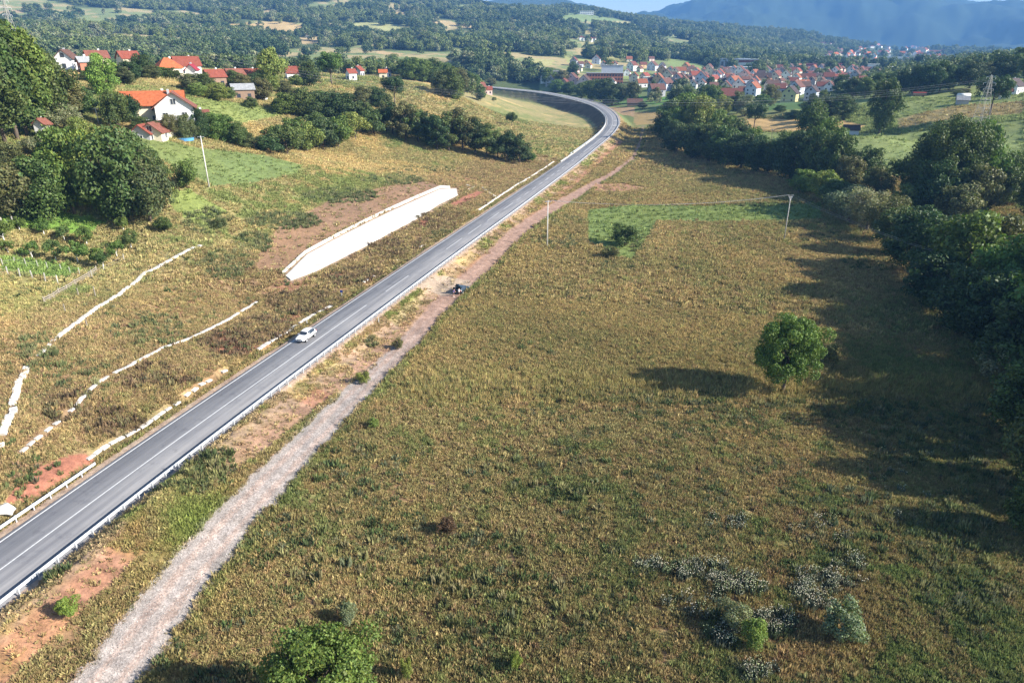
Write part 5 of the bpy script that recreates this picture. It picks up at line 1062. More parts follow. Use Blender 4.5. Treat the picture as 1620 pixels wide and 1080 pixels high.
for (y0, x0, x1, step, w) in [(133, 1040, 1370, 12, 14), (127, 1035, 1390, 11, 13), (121, 1060, 1420, 11, 12), (116, 1090, 1440, 11, 11), (146, 1130, 1340, 21, 17)]:
    x = x0
    while x < x1:
        rows.append((x + gT.uniform(-4, 4), y0 + gT.uniform(-2.2, 2.2), w * gT.uniform(.8, 1.25))); x += step * gT.uniform(.8, 1.3)
for x, y, w in [(908, 104, 12), (918, 106, 9), (916, 113, 10), (927, 104, 8), (931, 108, 10), (943, 101, 12), (955, 106, 9), (965, 106, 10), (973, 106, 8), (995, 98, 9), (1030, 97, 9), (1017, 107, 11), (1032, 112, 16), (1047, 112, 11), (1046, 119, 14), (1060, 116, 12), (1085, 112, 12), (1095, 112, 9), (1083, 119, 10), (1068, 122, 14), (1000, 112, 16), (1012, 114, 10), (992, 120, 10),
    (905, 134, 20), (893, 140, 16), (871, 135, 14), (883, 138, 12), (925, 139, 24), (968, 135, 12), (900, 128, 8), (912, 117, 8), (1003, 130, 12), (1020, 126, 14), (1032, 134, 12), (1055, 128, 16), (863, 130, 14), (1000, 127, 9)]: rows.append((x, y, w))
tag_rf = {'muted_orange': 'dull orange', 'muted_red': 'dark red', 'muted_rust': 'rust brown', 'muted_brown': 'brown', 'orange': 'orange', 'red': 'red', 'brown': 'brown', 'dark': 'dark', 'rust': 'rusty red'}
rows.sort(); cnt = {}
for i, (x, y, w) in enumerate(rows):
    wl = gT.choice(['white', 'white', 'white', 'cream', 'cream', 'bluish', 'bluish', 'pink', 'grey', 'ochre']); rf = gT.choice(['muted_orange', 'muted_red', 'muted_red', 'muted_brown', 'muted_brown', 'muted_rust', 'muted_rust', 'dark', 'red'])
    sec = 'left' if x < 1035 else ('middle' if x < 1180 else 'right'); key = (wl, rf, sec); cnt[key] = cnt.get(key, 0) + 1
    h_px(x, y, w * 1.12, gT.uniform(1.1, 1.6), gT.choice([10, 25, 60, 75, 80, 85, 80, 78]), wl, rf, '%s %s house with %s roof from the left, %s part of town' % (ORD[cnt[key] - 1], wl, tag_rf[rf], sec), group='town houses in the %s part' % sec, windows=1 + (w > 13), chimney=w > 12)
# far side of the town and the ridge villages
far = []
for _ in range(115):
    t = gT.random(); x = 1290 + 240 * t; lo = np.interp(x, [1290, 1340, 1385, 1440, 1500, 1530], [99, 102, 104, 104, 102, 100]); hi = np.interp(x, [1290, 1300, 1345, 1385, 1440, 1500, 1530], [94, 84, 80, 72, 75, 86, 95]); far.append((x, gT.uniform(hi, lo), gT.uniform(6, 9.5), 'far edge of the town'))
for x0, x1, y0, y1, nn in [(1030, 1070, 39, 43, 9), (1075, 1110, 42, 48, 12), (1115, 1165, 45, 52, 14), (1275, 1320, 65, 72, 10), (960, 990, 74, 84, 9), (918, 960, 62, 67, 6)]:
    for k in range(nn): t = (k + gT.random() * .6) / nn; far.append((x0 + (x1 - x0) * t, y0 + (y1 - y0) * t + gT.uniform(-1.5, 1.5) + 1.5, gT.uniform(4, 7), 'far wooded ridge'))
far.sort(key=lambda q: -q[2]); rest = far[72:]; far = sorted(far[:72]); cnt = {}
farm = MB(); farr = MB()
for x, y, w, wh in rest:
    p_ = pix(x, y); b_ = w * px_scale(p_) * .42; rz_ = gT.uniform(0, 3.1); farm.box((p_[0], p_[1], p_[2] + 1.6), (b_ * 2.3, b_ * 1.7, 8), rz_); farr.box((p_[0], p_[1], p_[2] + 7), (b_ * 2.6, b_ * 2.0, 2.8), rz_, .3); HOUSE_XY.append(p_[:2])
prop(farm.obj('distant_house_walls', M['wall_white']), kind='stuff'); prop(farr.obj('distant_house_roofs', M['roof_muted_red']), kind='stuff')
for q_ in ():
    pass
for i, (x, y, w, wh) in enumerate(far):
    wl = gT.choice(['white', 'white', 'cream']); rf = gT.choice(['red', 'rust', 'orange', 'brown']); cnt[(wl, rf, wh)] = cnt.get((wl, rf, wh), 0) + 1
    h_px(x, y, w, 1.3, gT.choice([10, 40, 70, 85]), wl, rf, '%s tiny %s house with %s roof from the left, %s' % (ORD[cnt[(wl, rf, wh)] - 1], wl, {'rust': 'rusty red'}.get(rf, rf), wh), group='tiny distant houses, %s' % wh, windows=0, chimney=False)

# larger buildings
def hall(x, y, wp, depth, H, wall, roof, label, D=None, rz=0.0, cols=0, rowsn=0, band=None, name='industrial_hall'):
    p_ = at(x, D) if D else pix(x, y); sc = px_scale(p_); w = wp * sc; HOUSE_XY.append(p_[:2]); root = empty(name, p_, -math.atan2(p_[0], p_[1]) + R(rz), label, name.split('_')[-1])
    MB().box((0, depth / 2, H / 2 - 1), (w, depth, H + 2)).obj('wall', M['wall_' + wall], root)
    MB().box((0, depth / 2, H + .25), (w + 1, depth + 1, .5)).obj('roof', M['roof_' + roof] if roof in ROOFS else M['wall_' + roof], root)
    if band: MB().box((0, -.12, H * .82), (w * .96, .2, H * .22)).obj('sign_band', M['roof_' + band], root)
    wm = MB().box((0, -.03, 0), (w / max(cols, 1) * .55, .12, H / max(rowsn, 1) * .5)).mesh('window', M['glass'])
    for r in range(rowsn):
        for c in range(cols): q = link('window', wm, root); q.location = (-w / 2 + w * (c + .5) / cols, 0, H * (r + .5) / rowsn)
    return root
hall(956, 134, 58, 16, 11, 'brick', 'grey', 'unfinished red brick block with rows of empty window openings', cols=13, rowsn=3, name='apartment_building')
hall(968, 122, 34, 12, 12, 'bluish', 'grey', 'blue-green hall rising behind the unfinished brick block', cols=0, rowsn=0)
hall(872, 125, 44, 12, 8, 'white', 'grey', 'long pale three-storey block left of the unfinished brick building', cols=14, rowsn=2, name='apartment_building')
hall(1158, 110, 50, 30, 14, 'bluish', 'bluish', 'large blue-grey factory hall behind the town', cols=8, rowsn=1)
hall(1182, 112, 30, 24, 15, 'white', 'white', 'white hall with a red roof edge beside the blue-grey factory', band='red')
hall(1178, 117, 48, 24, 8, 'white', 'white', 'long low white hall in front of the factory buildings')
hall(1301, 112, 54, 30, 9, 'pink', 'crimson', 'very long building with a crimson red roof beyond the town', band='crimson')
hall(1250, 113, 60, 26, 6, 'grey', 'grey', 'long grey low roofed building left of the crimson roof')
hall(1424, 116, 34, 20, 7, 'cream', 'white', 'low pale warehouse roof right of the town', name='warehouse')
hall(1380, 112, 16, 20, 8, 'white', 'white', 'small bright white hall in the far valley', name='warehouse')
hall(1412, 101, 24, 40, 14, 'white', 'bluish', 'white factory complex on the far valley floor', cols=5, rowsn=1)
hall(924, 23, 30, 16, 9, 'white', 'white', 'long white hotel-like building on top of the wooded hill', cols=10, rowsn=2, name='apartment_building')
hall(1026, 129, 16, 10, 4, 'white', 'white', 'small greenhouse-like white roofed hall in the left of the town', name='warehouse')
hall(1080, 125, 30, 12, 4, 'white', 'white', 'long thin white roof in the middle of the town', name='warehouse')
h_px(1004, 167, 24, 2.0, 4, 'brown', 'brown', 'low brown shed beside the bright green garden', windows=0, chimney=False, H=2.4, name='shed')
h_px(1616, 134, 30, 1.3, 72, 'white', 'dark', 'white gable house at the extreme right edge on the slope', windows=2, D=470)
h_px(1511, 118, 26, 1.4, 65, 'grey', 'rust', 'grey gabled house hidden among the crest trees on the right', windows=1, D=560)
h_px(1612, 100, 26, 1.4, 20, 'brown', 'brown', 'brown roofed house on the crest at the right edge', windows=1, D=600)
h_px(1606, 144, 16, 1.4, 0, 'cream', 'red', 'small red roofed shed beside the white house on the right edge', windows=0, D=450, chimney=False, name='shed')
h_px(1368, 190, 24, 1.6, 10, 'bluish', 'dark', 'dark blue-grey barn half hidden behind the tall meadow tree', windows=0, D=385, chimney=False, name='shed', H=2.6)
h_px(1540, 153, 18, 1.5, 10, 'grey', 'grey', 'low grey shed beside the white tank on the right-hand slope', windows=0, D=440, chimney=False, name='shed', H=2.4)

print('houses', len(HOUSE_XY))
def dens_far(X, Y, D, px, py): return np.where(D < 1400, .9, .8)
nf = forest('far_forest', 60000, 820, 2700, 9, 18, 301, dens_far)
nf2 = forest('ridge_forest', 30000, 2700, 4300, 12, 20, 303, lambda X, Y, D, px, py: .75)
def dens_mid(X, Y, D, px, py):
    left_back = (px < 760) & (D > 520); right = (px > 1000) & (py < 165) & (D > 560)
    return np.where(left_back, .9, np.where(right, .35, np.where((px > 760) & (px < 1000) & (py < 128), .5, 0.0)))
nf3 = forest('valley_trees', 9000, 480, 820, 6, 12, 302, dens_mid)
print('forest', nf, nf2, nf3)
# ---------------------------------------------------------------- stonework on the cut slope
def ubase(P): return float(ground_base(np.array([P[0]]), np.array([P[1]]))[0])
def resample(pts, n):
    pts = np.array(pts, float); s = np.r_[0, np.cumsum(np.linalg.norm(np.diff(pts, axis=0), axis=1))]; q = np.linspace(0, s[-1], n); return np.stack([np.interp(q, s, pts[:, k]) for k in range(pts.shape[1])], 1)
lower = resample([(460, 444), (500, 429), (540, 409), (580, 389), (620, 367), (660, 346), (695, 323), (724, 309)], 150); upper = resample([(452, 438), (486, 404), (530, 380), (575, 357), (620, 335), (660, 317), (697, 300), (722, 300)], 150)
def sheet(name, lo, up, nj, dz, mat, parent, org):
    g = []
    for i in range(len(lo)):
        a, b = pix(*lo[i]), pix(*up[i])
        for j in range(nj):
            f = j / (nj - 1); x, y = a[:2] * (1 - f) + b[:2] * f; g.append((x, y))
    g = np.array(g).reshape(len(lo), nj, 2); z = ground(g[..., 0], g[..., 1]); k = np.ones(9) / 9
    for j in range(nj): z[:, j] = np.convolve(np.pad(z[:, j], 4, 'edge'), k, 'valid')
    gz = ground(g[..., 0], g[..., 1]); z = np.maximum(z + dz, gz + .14)
    for j in range(nj): z[:, j] = np.maximum(np.convolve(np.pad(z[:, j], 2, 'edge'), np.ones(5) / 5, 'valid'), gz[:, j] + .1)
    Vt = np.concatenate([g, z[..., None]], -1) - np.array(org); n0, n1 = Vt.shape[:2]; f = []; idx = np.arange(n0 * n1).reshape(n0, n1)
    for i in range(n0 - 1):
        for j in range(n1 - 1): f.append((idx[i, j], idx[i + 1, j], idx[i + 1, j + 1], idx[i, j + 1]))
    Vf = Vt.reshape(-1, 3); ring = list(idx[:, 0]) + list(idx[-1, 1:]) + list(idx[::-1, -1][1:]) + list(idx[0, ::-1][1:-1]); low = Vf[ring] - np.array([0, 0, .9]); o = len(Vf); m_ = len(ring)
    for i in range(m_): f.append((ring[i], o + i, o + (i + 1) % m_, ring[(i + 1) % m_]))
    me = bpy.data.meshes.new(name); me.from_pydata([tuple(v) for v in Vf] + [tuple(v) for v in low], [], [tuple(int(t) for t in q) for q in f]); me.materials.append(mat); me.validate(); return link(name, me, parent)
org = pix(590, 375); ap = empty('stone_apron', org, 0, 'long bright white concrete apron laid on the cut slope above the road', 'slope apron')
sheet('paving', lower, upper, 13, .26, M['apron'], ap, org)
up2 = resample([(447, 434), (483, 401), (527, 377), (572, 354), (617, 332), (657, 314), (697, 297), (712, 298)], 150); sheet('coping', np.array(up2) + [.3, .2], np.array(up2) - [.5, 1.6], 3, .46, M['white_stone'], ap, org)

def slab_mesh(seed, L, Wd, T):
    g = random.Random(seed); bm = bmesh.new(); bmesh.ops.create_cube(bm, size=1)
    for v in bm.verts: v.co.x *= L * g.uniform(.9, 1.04); v.co.y *= Wd * g.uniform(.82, 1.1); v.co.z *= T
    bmesh.ops.bevel(bm, geom=bm.edges[:], offset=.03, segments=1, affect='EDGES'); me = bpy.data.meshes.new('slab'); bm.to_mesh(me); bm.free(); me.materials.append(M['white_stone']); return me
def slab_row(label, runs, L, Wd, lift=.2, skip=.06, cat='drain', T=.22, jit=.06):
    P0 = pix(*runs[0][0]); root = empty('stone_drain', P0, 0, label, cat); ms = [slab_mesh(k, L, Wd, T) for k in range(6)]; g = random.Random(len(label)); c = 0
    for run in runs:
        W_ = np.array([pix(*q) for q in run])[:, :2]
        s = np.r_[0, np.cumsum(np.linalg.norm(np.diff(W_, axis=0), axis=1))]; nn = max(1, int(s[-1] / (L * 1.04)))
        W_ = np.stack([gsmooth(np.interp(np.linspace(0, s[-1], nn + 1), s, W_[:, k]), 1.0) if nn > 6 else np.interp(np.linspace(0, s[-1], nn + 1), s, W_[:, k]) for k in range(2)], 1)
        for a, b in zip(W_[:-1], W_[1:]):
            if g.random() < skip: continue
            za, zb = float(ground(*a)), float(ground(*b)); m_ = (a + b) / 2; d = b - a; q = link('slab', ms[c % 6], root); c += 1
            q.location = (m_[0] - P0[0] + g.uniform(-jit, jit), m_[1] - P0[1] + g.uniform(-jit, jit), (za + zb) / 2 + lift - P0[2] + g.uniform(-.02, .03))
            q.rotation_euler = (g.uniform(-.12, .12), -math.atan2(zb - za, np.linalg.norm(d)) + g.uniform(-.05, .05), math.atan2(d[1], d[0]) + g.uniform(-.05, .05))
    return root
slab_row('row of white stone slabs lining the ditch right beside the road', [[(137, 729), (175, 702), (215, 683), (237, 668), (270, 645)], [(272, 644), (286, 635)], [(291, 629), (313, 613)], [(314, 611), (336, 601)], [(349, 590), (359, 586)],
    [(407, 554), (430, 540), (445, 531)], [(448, 529), (470, 515)], [(473, 512), (500, 496), (525, 484)], [(574, 448), (592, 437)], [(620, 417), (628, 412)], [(663, 392), (672, 387)]], 1.0, .62, lift=.12)
slab_row('narrow white slab drain climbing along the middle of the cut slope', [[(33, 717), (52, 699), (68, 689)], [(70, 687), (97, 665)], [(104, 656), (121, 644)], [(121, 643), (150, 610), (172, 596), (200, 582), (230, 566), (258, 550), (292, 540), (330, 522), (360, 507), (381, 493), (406, 478)]], .9, .46, lift=.12, jit=.03)
slab_row('thick white rubble drain along the top of the cut slope', [[(60, 565), (78, 548), (94, 533)], [(95, 532), (120, 513), (136, 500), (160, 483), (186, 469), (205, 455), (228, 433), (250, 423), (276, 409), (300, 396), (318, 389)]], .8, .62, .12, .03, T=.3, jit=.08)
slab_row('grey and white rubble strip at the far left edge of the slope', [[(2, 690), (8, 676), (16, 664), (24, 632), (31, 606), (44, 582)], [(0, 712), (6, 700)]], .8, .8, .12, .15, T=.4, jit=.18)
slab_row('white kerb drain beside the road below the hedge corner', [[(757, 333), (790, 311), (820, 291), (838, 281)], [(840, 279), (866, 263), (876, 256)]], 1.6, .6, .12, 0, jit=.02)
slab_row('two short white drain arms above the bend of the roadside ditch', [[(737, 293), (752, 296)], [(741, 301), (750, 296)], [(763, 297), (775, 306), (786, 314)]], 1.4, .7, .15, 0, jit=.03)
# kerb along the inner edge of the bend
kr = empty('kerb', road_pt(tpx(876, 256) + 2, -4.3), 0, 'pale concrete kerb following the inner edge of the bend', 'kerb'); ko = np.array(kr.location); t = tpx(876, 256) + 2
while t < TEND - 8:
    tt = np.array([t, t + 3.9]); a0, a1 = road_pt(tt, -4.25, -.15) - ko; b0, b1 = road_pt(tt, -4.75, -.15) - ko; hgt = np.array([0, 0, .3])
    MB().add([a0, a1, b1, b0, a0 + hgt, a1 + hgt, b1 + hgt, b0 + hgt], [(3, 2, 1, 0), (4, 5, 6, 7), (0, 1, 5, 4), (1, 2, 6, 5), (2, 3, 7, 6), (3, 0, 4, 7)]).obj('kerb_stone', M['concrete'], kr); t += 4.0
# white boulder
bm = bmesh.new(); bmesh.ops.create_icosphere(bm, subdivisions=2, radius=1)
for v in bm.verts: v.co = Vector((v.co.x * 1.3, v.co.y * .8, v.co.z * .55)) * (1 + .18 * math.sin(v.co.x * 5 + v.co.y * 3))
me = bpy.data.meshes.new('boulder'); bm.to_mesh(me); bm.free(); me.materials.append(M['white_stone']); q = link('boulder', me); q.location = pix(6, 806); prop(q, 'white boulder beside the guard rail at the left edge', 'boulder')

# ---------------------------------------------------------------- vehicles
def paint(name, c, rough=.3):
    m, t, b = new_mat(name); f = noise_out(t, 2.0, 4); t.links.new(ramp(t, f, [(.3, tuple(q * .93 for q in c)), (.7, c)]), b.inputs['Base Color']); b.inputs['Roughness'].default_value = rough; b.inputs['Coat Weight'].default_value = .5; b.inputs['Coat Roughness'].default_value = .1; return m
M['car_white'] = paint('white_car_paint', (.82, .82, .81)); M['car_dark'] = paint('dark_blue_green_car_paint', (.035, .055, .065), .25)
M['tyre'] = plain('tyre_rubber', (.018, .018, .02), .85); M['rim'] = plain('alloy_rim', (.55, .56, .58), .35, .05, 4, metal=.5); M['lamp'] = plain('headlamp_glass', (.65, .68, .72), .1, .05, 4, spec=.8); M['tail'] = plain('red_tail_lamp', (.55, .03, .04), .25, .1, 4); M['plate'] = plain('number_plate', (.75, .75, .75), .5, .03, 4)
def car(loc, rz, paintm, label, hatch_open=False, door_open=False, interior=False):
    """front towards +x, 4.05 m long"""
    root = empty('parked_car' if hatch_open else 'car', loc, rz, label, 'car')
    # stations: x, half width low, belt half width, roof half width, z low, z belt, z roof
    st = [(2.02, .55, .58, .50, .38, .60, .62), (1.95, .74, .76, .66, .30, .70, .72), (1.70, .82, .84, .74, .26, .78, .82), (1.20, .84, .86, .76, .24, .86, .92), (.88, .85, .86, .74, .24, .92, 1.0), (.35, .85, .86, .62, .22, .96, 1.38), (.0, .85, .86, .60, .22, .97, 1.47),
          (-.55, .85, .86, .60, .22, .99, 1.50), (-1.05, .85, .86, .59, .22, 1.01, 1.47), (-1.50, .84, .85, .57, .24, 1.03, 1.38), (-1.82, .82, .83, .60, .28, 1.03, 1.08), (-1.98, .76, .78, .62, .34, .88, .92), (-2.03, .62, .66, .55, .42, .70, .72)]
    V = []; n0 = len(st)
    for x, wl, wb, wr, zl, zb, zr in st: V += [(x, -wl, zl), (x, -wb * 1.0, (zl + zb) * .52), (x, -wb * .985, zb), (x, -wr, zr), (x, 0, zr + .02 + .02 * (zr > 1.2)), (x, wr, zr), (x, wb * .985, zb), (x, wb, (zl + zb) * .52), (x, wl, zl)]
    body = []; glass = []; scr = []
    for i in range(n0 - 1):
        for j in range(9):
            f = (i * 9 + j, i * 9 + (j + 1) % 9, (i + 1) * 9 + (j + 1) % 9, (i + 1) * 9 + j)
            x0, x1 = st[i][0], st[i + 1][0]
            if j in (2, 5) and x0 <= .9 and x1 >= -1.55 and st[i + 1][6] > 1.3 and st[i][6] > .9 and i != 4: glass.append(f)
            elif j in (3, 4) and i == 4: scr.append(f)
            elif j in (3, 4) and i == 9: scr.append(f) if not hatch_open else None
            else: body.append(f)
    body += [tuple(range(9)), tuple(range((n0 - 1) * 9, n0 * 9))[::-1]]
    def sub(fs, name, mat, sm_=True):
        used = sorted({i for f in fs for i in f}); mp = {u: k for k, u in enumerate(used)}; me = bpy.data.meshes.new(name); me.from_pydata([V[u] for u in used], [], [tuple(mp[i] for i in f) for f in fs]); me.materials.append(mat)
        if sm_:
            for p_ in me.polygons: p_.use_smooth = True
        o = link(name, me, root); md = o.modifiers.new('round', 'SUBSURF'); md.levels = 1; md.render_levels = 1; return o
    bo = sub(body, 'body', paintm)
    sub([f for f in glass if V[f[0]][1] < 0], 'side_window', M['glass'], False); sub([f for f in glass if V[f[0]][1] > 0], 'side_window', M['glass'], False)
    fr = [f for f in scr if V[f[0]][0] > 0]; sub(fr, 'windscreen', M['glass'], False)
    if not hatch_open: sub([f for f in scr if V[f[0]][0] < 0], 'rear_window', M['glass'], False)
    for y in (-1, 1):
        MB().box((.12, y * .80, 1.16), (.05, .05, .34)).obj('pillar', paintm, root)
        MB().box((.62, y * .96, 1.0), (.14, .18, .13)).obj('mirror', paintm, root)
        MB().box((1.86, y * .60, .66), (.22, .26, .14)).obj('headlight', M['lamp'], root); MB().box((-1.93, y * .66, .86), (.16, .18, .26)).obj('tail_light', M['tail'], root)
        MB().box((-.3, y * .865, .88), (.16, .03, .03)).obj('door_handle', M['dark'], root)
        for x in (1.24, -1.25):
            bm = bmesh.new(); bmesh.ops.create_cone(bm, cap_ends=True, segments=20, radius1=.31, radius2=.31, depth=.2); me = bpy.data.meshes.new('wheel'); bm.to_mesh(me); bm.free(); me.materials.append(M['tyre'])
            wh = link('wheel', me, root); wh.location = (x, y * .76, .31); wh.rotation_euler = (math.pi / 2, 0, 0)
            bm = bmesh.new(); bmesh.ops.create_cone(bm, cap_ends=True, segments=14, radius1=.205, radius2=.19, depth=.03); me = bpy.data.meshes.new('rim'); bm.to_mesh(me); bm.free(); me.materials.append(M['rim'])
            rm = link('rim', me, wh); rm.location = (0, 0, -y * .11)
            MB().box((x, y * .845, .50), (.76, .05, .10)).obj('wheel_arch', M['dark'], root)
    MB().box((2.0, 0, .62), (.06, .62, .12)).obj('grille', M['dark'], root); MB().box((2.02, 0, .36), (.06, .95, .12)).obj('air_intake', M['dark'], root); MB().box((2.06, 0, .47), (.02, .50, .11)).obj('number_plate', M['plate'], root)
    if hatch_open:
        MB().add([(-1.45, -.56, 1.42), (-1.45, .56, 1.42), (-2.2, .58, 1.98), (-2.2, -.58, 1.98), (-1.45, -.56, 1.48), (-1.45, .56, 1.48), (-2.2, .58, 2.04), (-2.2, -.58, 2.04)], [(3, 2, 1, 0), (4, 5, 6, 7), (0, 1, 5, 4), (1, 2, 6, 5), (2, 3, 7, 6), (3, 0, 4, 7)]).obj('tailgate', paintm, root)
        MB().box((-1.86, 0, .86), (.30, 1.0, .34)).obj('boot_opening', M['dark'], root)
    if door_open:
        MB().box((.62, 1.28, .72), (.07, .95, .66), .35).obj('door', paintm, root); MB().box((.60, 1.25, 1.2), (.03, .80, .36), .35).obj('door_window', M['glass'], root)
        MB().box((-.62, 1.26, .74), (.07, .9, .66), .3).obj('door', paintm, root)
    return root
t_w = tpx(484, 540); hd = math.atan2(-np.interp(t_w, RT, TAN[:, 1]), -np.interp(t_w, RT, TAN[:, 0]))
car(road_pt(t_w + 1.0, -1.95, .0), hd, M['car_white'], 'white hatchback driving towards the camera on the grey road')
pc = pix(731, 462); t_d = math.atan2(*(np.array(pix(742, 454)) - np.array(pix(723, 467)))[[1, 0]])
car((pc[0], pc[1], pc[2] + .02), t_d, M['car_dark'], 'dark car parked on the red track with its tailgate and doors open', True, True)

# ---------------------------------------------------------------- the two people behind the dark car
M['skin'] = plain('skin', (.55, .34, .24), .6, .06, 6); M['blue_top'] = plain('blue_shirt', (.10, .10, .32), .9, .15, 12); M['white_top'] = plain('white_shirt', (.80, .80, .80), .9, .06, 12); M['shorts'] = plain('dark_shorts', (.03, .03, .045), .9, .1, 12); M['hair'] = plain('dark_hair', (.035, .022, .015), .8, .2, 20); M['shoe'] = plain('pale_shoe', (.55, .54, .52), .8, .05, 10)
def skinned(name, pts, edges, rad, mat, parent, root_i=0, lev=1):
    me = bpy.data.meshes.new(name); me.from_pydata([tuple(p_) for p_ in pts], edges, []); o = link(name, me, parent); o.modifiers.new('skin', 'SKIN')
    if True:
        bm = bmesh.new(); bm.from_mesh(me); sl = bm.verts.layers.skin.verify(); bm.verts.ensure_lookup_table()
        for v, r in zip(bm.verts, rad): v[sl].radius = (r, r * .85) if isinstance(r, float) else r; v[sl].use_root = (v.index == root_i)
        bm.to_mesh(me); bm.free()
    ss = o.modifiers.new('smooth', 'SUBSURF'); ss.levels = lev; ss.render_levels = lev; me.materials.append(mat); return o
def person(loc, rz, label, top, lean=.35, reach=1.0, h=1.72):
    """faces +x; bends forward a little and reaches into the boot"""
    root = empty('person', loc, rz, label, 'person'); k = h / 1.75; root.scale = (k, k, k)
    hip = Vector((0, 0, .93)); ch = hip + Vector((math.sin(lean) * .36, 0, math.cos(lean) * .36)); nk = hip + Vector((math.sin(lean) * .52, 0, math.cos(lean) * .52)); hd_ = nk + Vector((.07, 0, .10)); tp_ = hd_ + Vector((.05, 0, .15))
    P = [hip, ch, nk, hd_, tp_]; E = [(0, 1), (1, 2), (2, 3), (3, 4)]; Rr = [.15, .155, .062, .085, .075]
    ends = []
    for s in (-1, 1):
        i = len(P); P += [hip + Vector((0, s * .10, -.06)), Vector((.04, s * .12, .50)), Vector((-.02, s * .13, .10)), Vector((.12, s * .14, .04))]; E += [(0, i), (i, i + 1), (i + 1, i + 2), (i + 2, i + 3)]; Rr += [.105, .062, .042, .04]
        i = len(P); sh = nk + Vector((-.04, s * .19, -.06)); el = sh + Vector((.12 * reach, s * .05, -.26)); wr = el + Vector((.22 * reach, -s * .03, -.08)); hand = wr + Vector((.075, 0, -.01)); P += [sh, el, wr, hand]; E += [(2, i), (i, i + 1), (i + 1, i + 2), (i + 2, i + 3)]; Rr += [.058, .042, .030, .034]; ends.append((hand, s))
    body = skinned('body', P, E, Rr, M['skin'], root, 0, 2)
    fg = MB()
    for hand, s in ends:
        for q in range(4):
            y = (q - 1.5) * .019; a = hand + Vector((.01, y, 0)); b = a + Vector((.045 + .008 * (q in (1, 2)), 0, -.012)); c = b + Vector((.022, 0, -.026)); fg.tube(a, b, .010, .009, 6); fg.tube(b, c, .009, .007, 6)
        a = hand + Vector((-.02, -s * .025, .0)); b = a + Vector((.035, -s * .028, -.014)); fg.tube(a, b, .012, .009, 6)
    fg.obj('fingers', M['skin'], root, True)
    up_ = [P[0] + Vector((0, 0, -.02)), P[1], P[2] + Vector((0, 0, -.05))]; T = up_[:]; TE = [(0, 1), (1, 2)]; TR_ = [.168, .172, .11]
    for s in (-1, 1): i = len(T); sh = nk + Vector((-.04, s * .19, -.06)); T += [sh, sh + Vector((.06 * reach, s * .03, -.14))]; TE += [(2, i), (i, i + 1)]; TR_ += [.075, .062]
    skinned('shirt', T, TE, TR_, top, root, 0, 2)
    S = [hip + Vector((0, 0, .0))]; SE = []; SR = [.17]
    for s in (-1, 1): i = len(S); S += [hip + Vector((0, s * .10, -.10)), Vector((.035, s * .12, .56))]; SE += [(0, i), (i, i + 1)]; SR += [.115, .088]
    skinned('shorts', S, SE, SR, M['shorts'], root, 0, 2)
    bm = bmesh.new(); bmesh.ops.create_icosphere(bm, subdivisions=2, radius=.105); me = bpy.data.meshes.new('hair'); bm.to_mesh(me); bm.free(); me.materials.append(M['hair']); q = link('hair', me, root); q.location = tp_ + Vector((-.035, 0, -.03)); q.scale = (.95, .85, 1)
    for s in (-1, 1): MB().box((.05, s * .135, .035), (.27, .10, .07)).obj('shoe', M['shoe'], root)
    nose = hd_ + Vector((.105, 0, .05)); MB().box(nose, (.03, .022, .035)).obj('nose', M['skin'], root)
    for s in (-1, 1): MB().box(hd_ + Vector((.10, s * .032, .085)), (.012, .022, .012)).obj('eye', M['hair'], root); MB().box(hd_ + Vector((.01, s * .088, .06)), (.03, .014, .05)).obj('ear', M['skin'], root)
    MB().box(hd_ + Vector((.10, 0, .01)), (.012, .045, .008)).obj('mouth', M['hair'], root)
    return root
p1 = pix(717.5, 469.5); p2 = pix(726, 469); a_ = t_d
person(p1, a_ - .3, 'person in a blue shirt and dark shorts standing behind the dark car', M['blue_top'], .30, 1.0, 1.68)
person(p2, a_ + .1, 'person in a white shirt and dark shorts leaning into the open boot', M['white_top'], .35, 1.1, 1.78)

# ---------------------------------------------------------------- poles, wires, pylons
def pole(x, y, hp, label, kind='flat', D=None, thick=.17, mat='concrete', rz=0.0):
    p_ = at(x, D) if D else pix(x, y); dep = math.atan2(CH - p_[2], math.hypot(p_[0], p_[1])); h = hp * px_scale(p_) / math.cos(dep); root = empty('utility_pole', p_, rz, label, 'utility pole')
    MB().tube((0, 0, -.5), (0, 0, h), thick, thick * .55, 10).obj('shaft', M[mat], root, True)
    tips = []
    if kind == 'vee':
        for s in (-1, 1): MB().tube((0, 0, h - 1.5), (s * .55, 0, h + .1), .06, .05, 6).obj('arm', M['steel'], root); tips.append((s * .55, 0, h + .3)); MB().tube((s * .55, 0, h + .1), (s * .55, 0, h + .32), .06, .04, 8).obj('insulator', M['concrete'], root)
        MB().box((0, 0, h - .3), (1.0, .08, .08)).obj('crossarm', M['steel'], root)
    else:
        MB().box((0, 0, h - .25), (1.5, .12, .12)).obj('crossarm', M['steel'], root)
        for s in (-1, 0, 1): MB().tube((s * .65, 0, h - .2), (s * .65, 0, h + .1), .06, .04, 8).obj('insulator', M['dark'], root); tips.append((s * .65, 0, h + .1))
    c, s_ = math.cos(rz), math.sin(rz)
    return [Vector((p_[0] + a * c - b * s_, p_[1] + a * s_ + b * c, p_[2] + z)) for a, b, z in tips]
def cable(a, b, sag, label, r=.022, n=24):
    pts = [a.lerp(b, i / n) - Vector((0, 0, sag * 4 * (i / n) * (1 - i / n))) for i in range(n + 1)]; o = pts[0].copy(); q = MB().path([p_ - o for p_ in pts], r, 4).obj('power_cable', M['cable']); q.location = o
    return prop(q, label, 'cable', 'power cables')
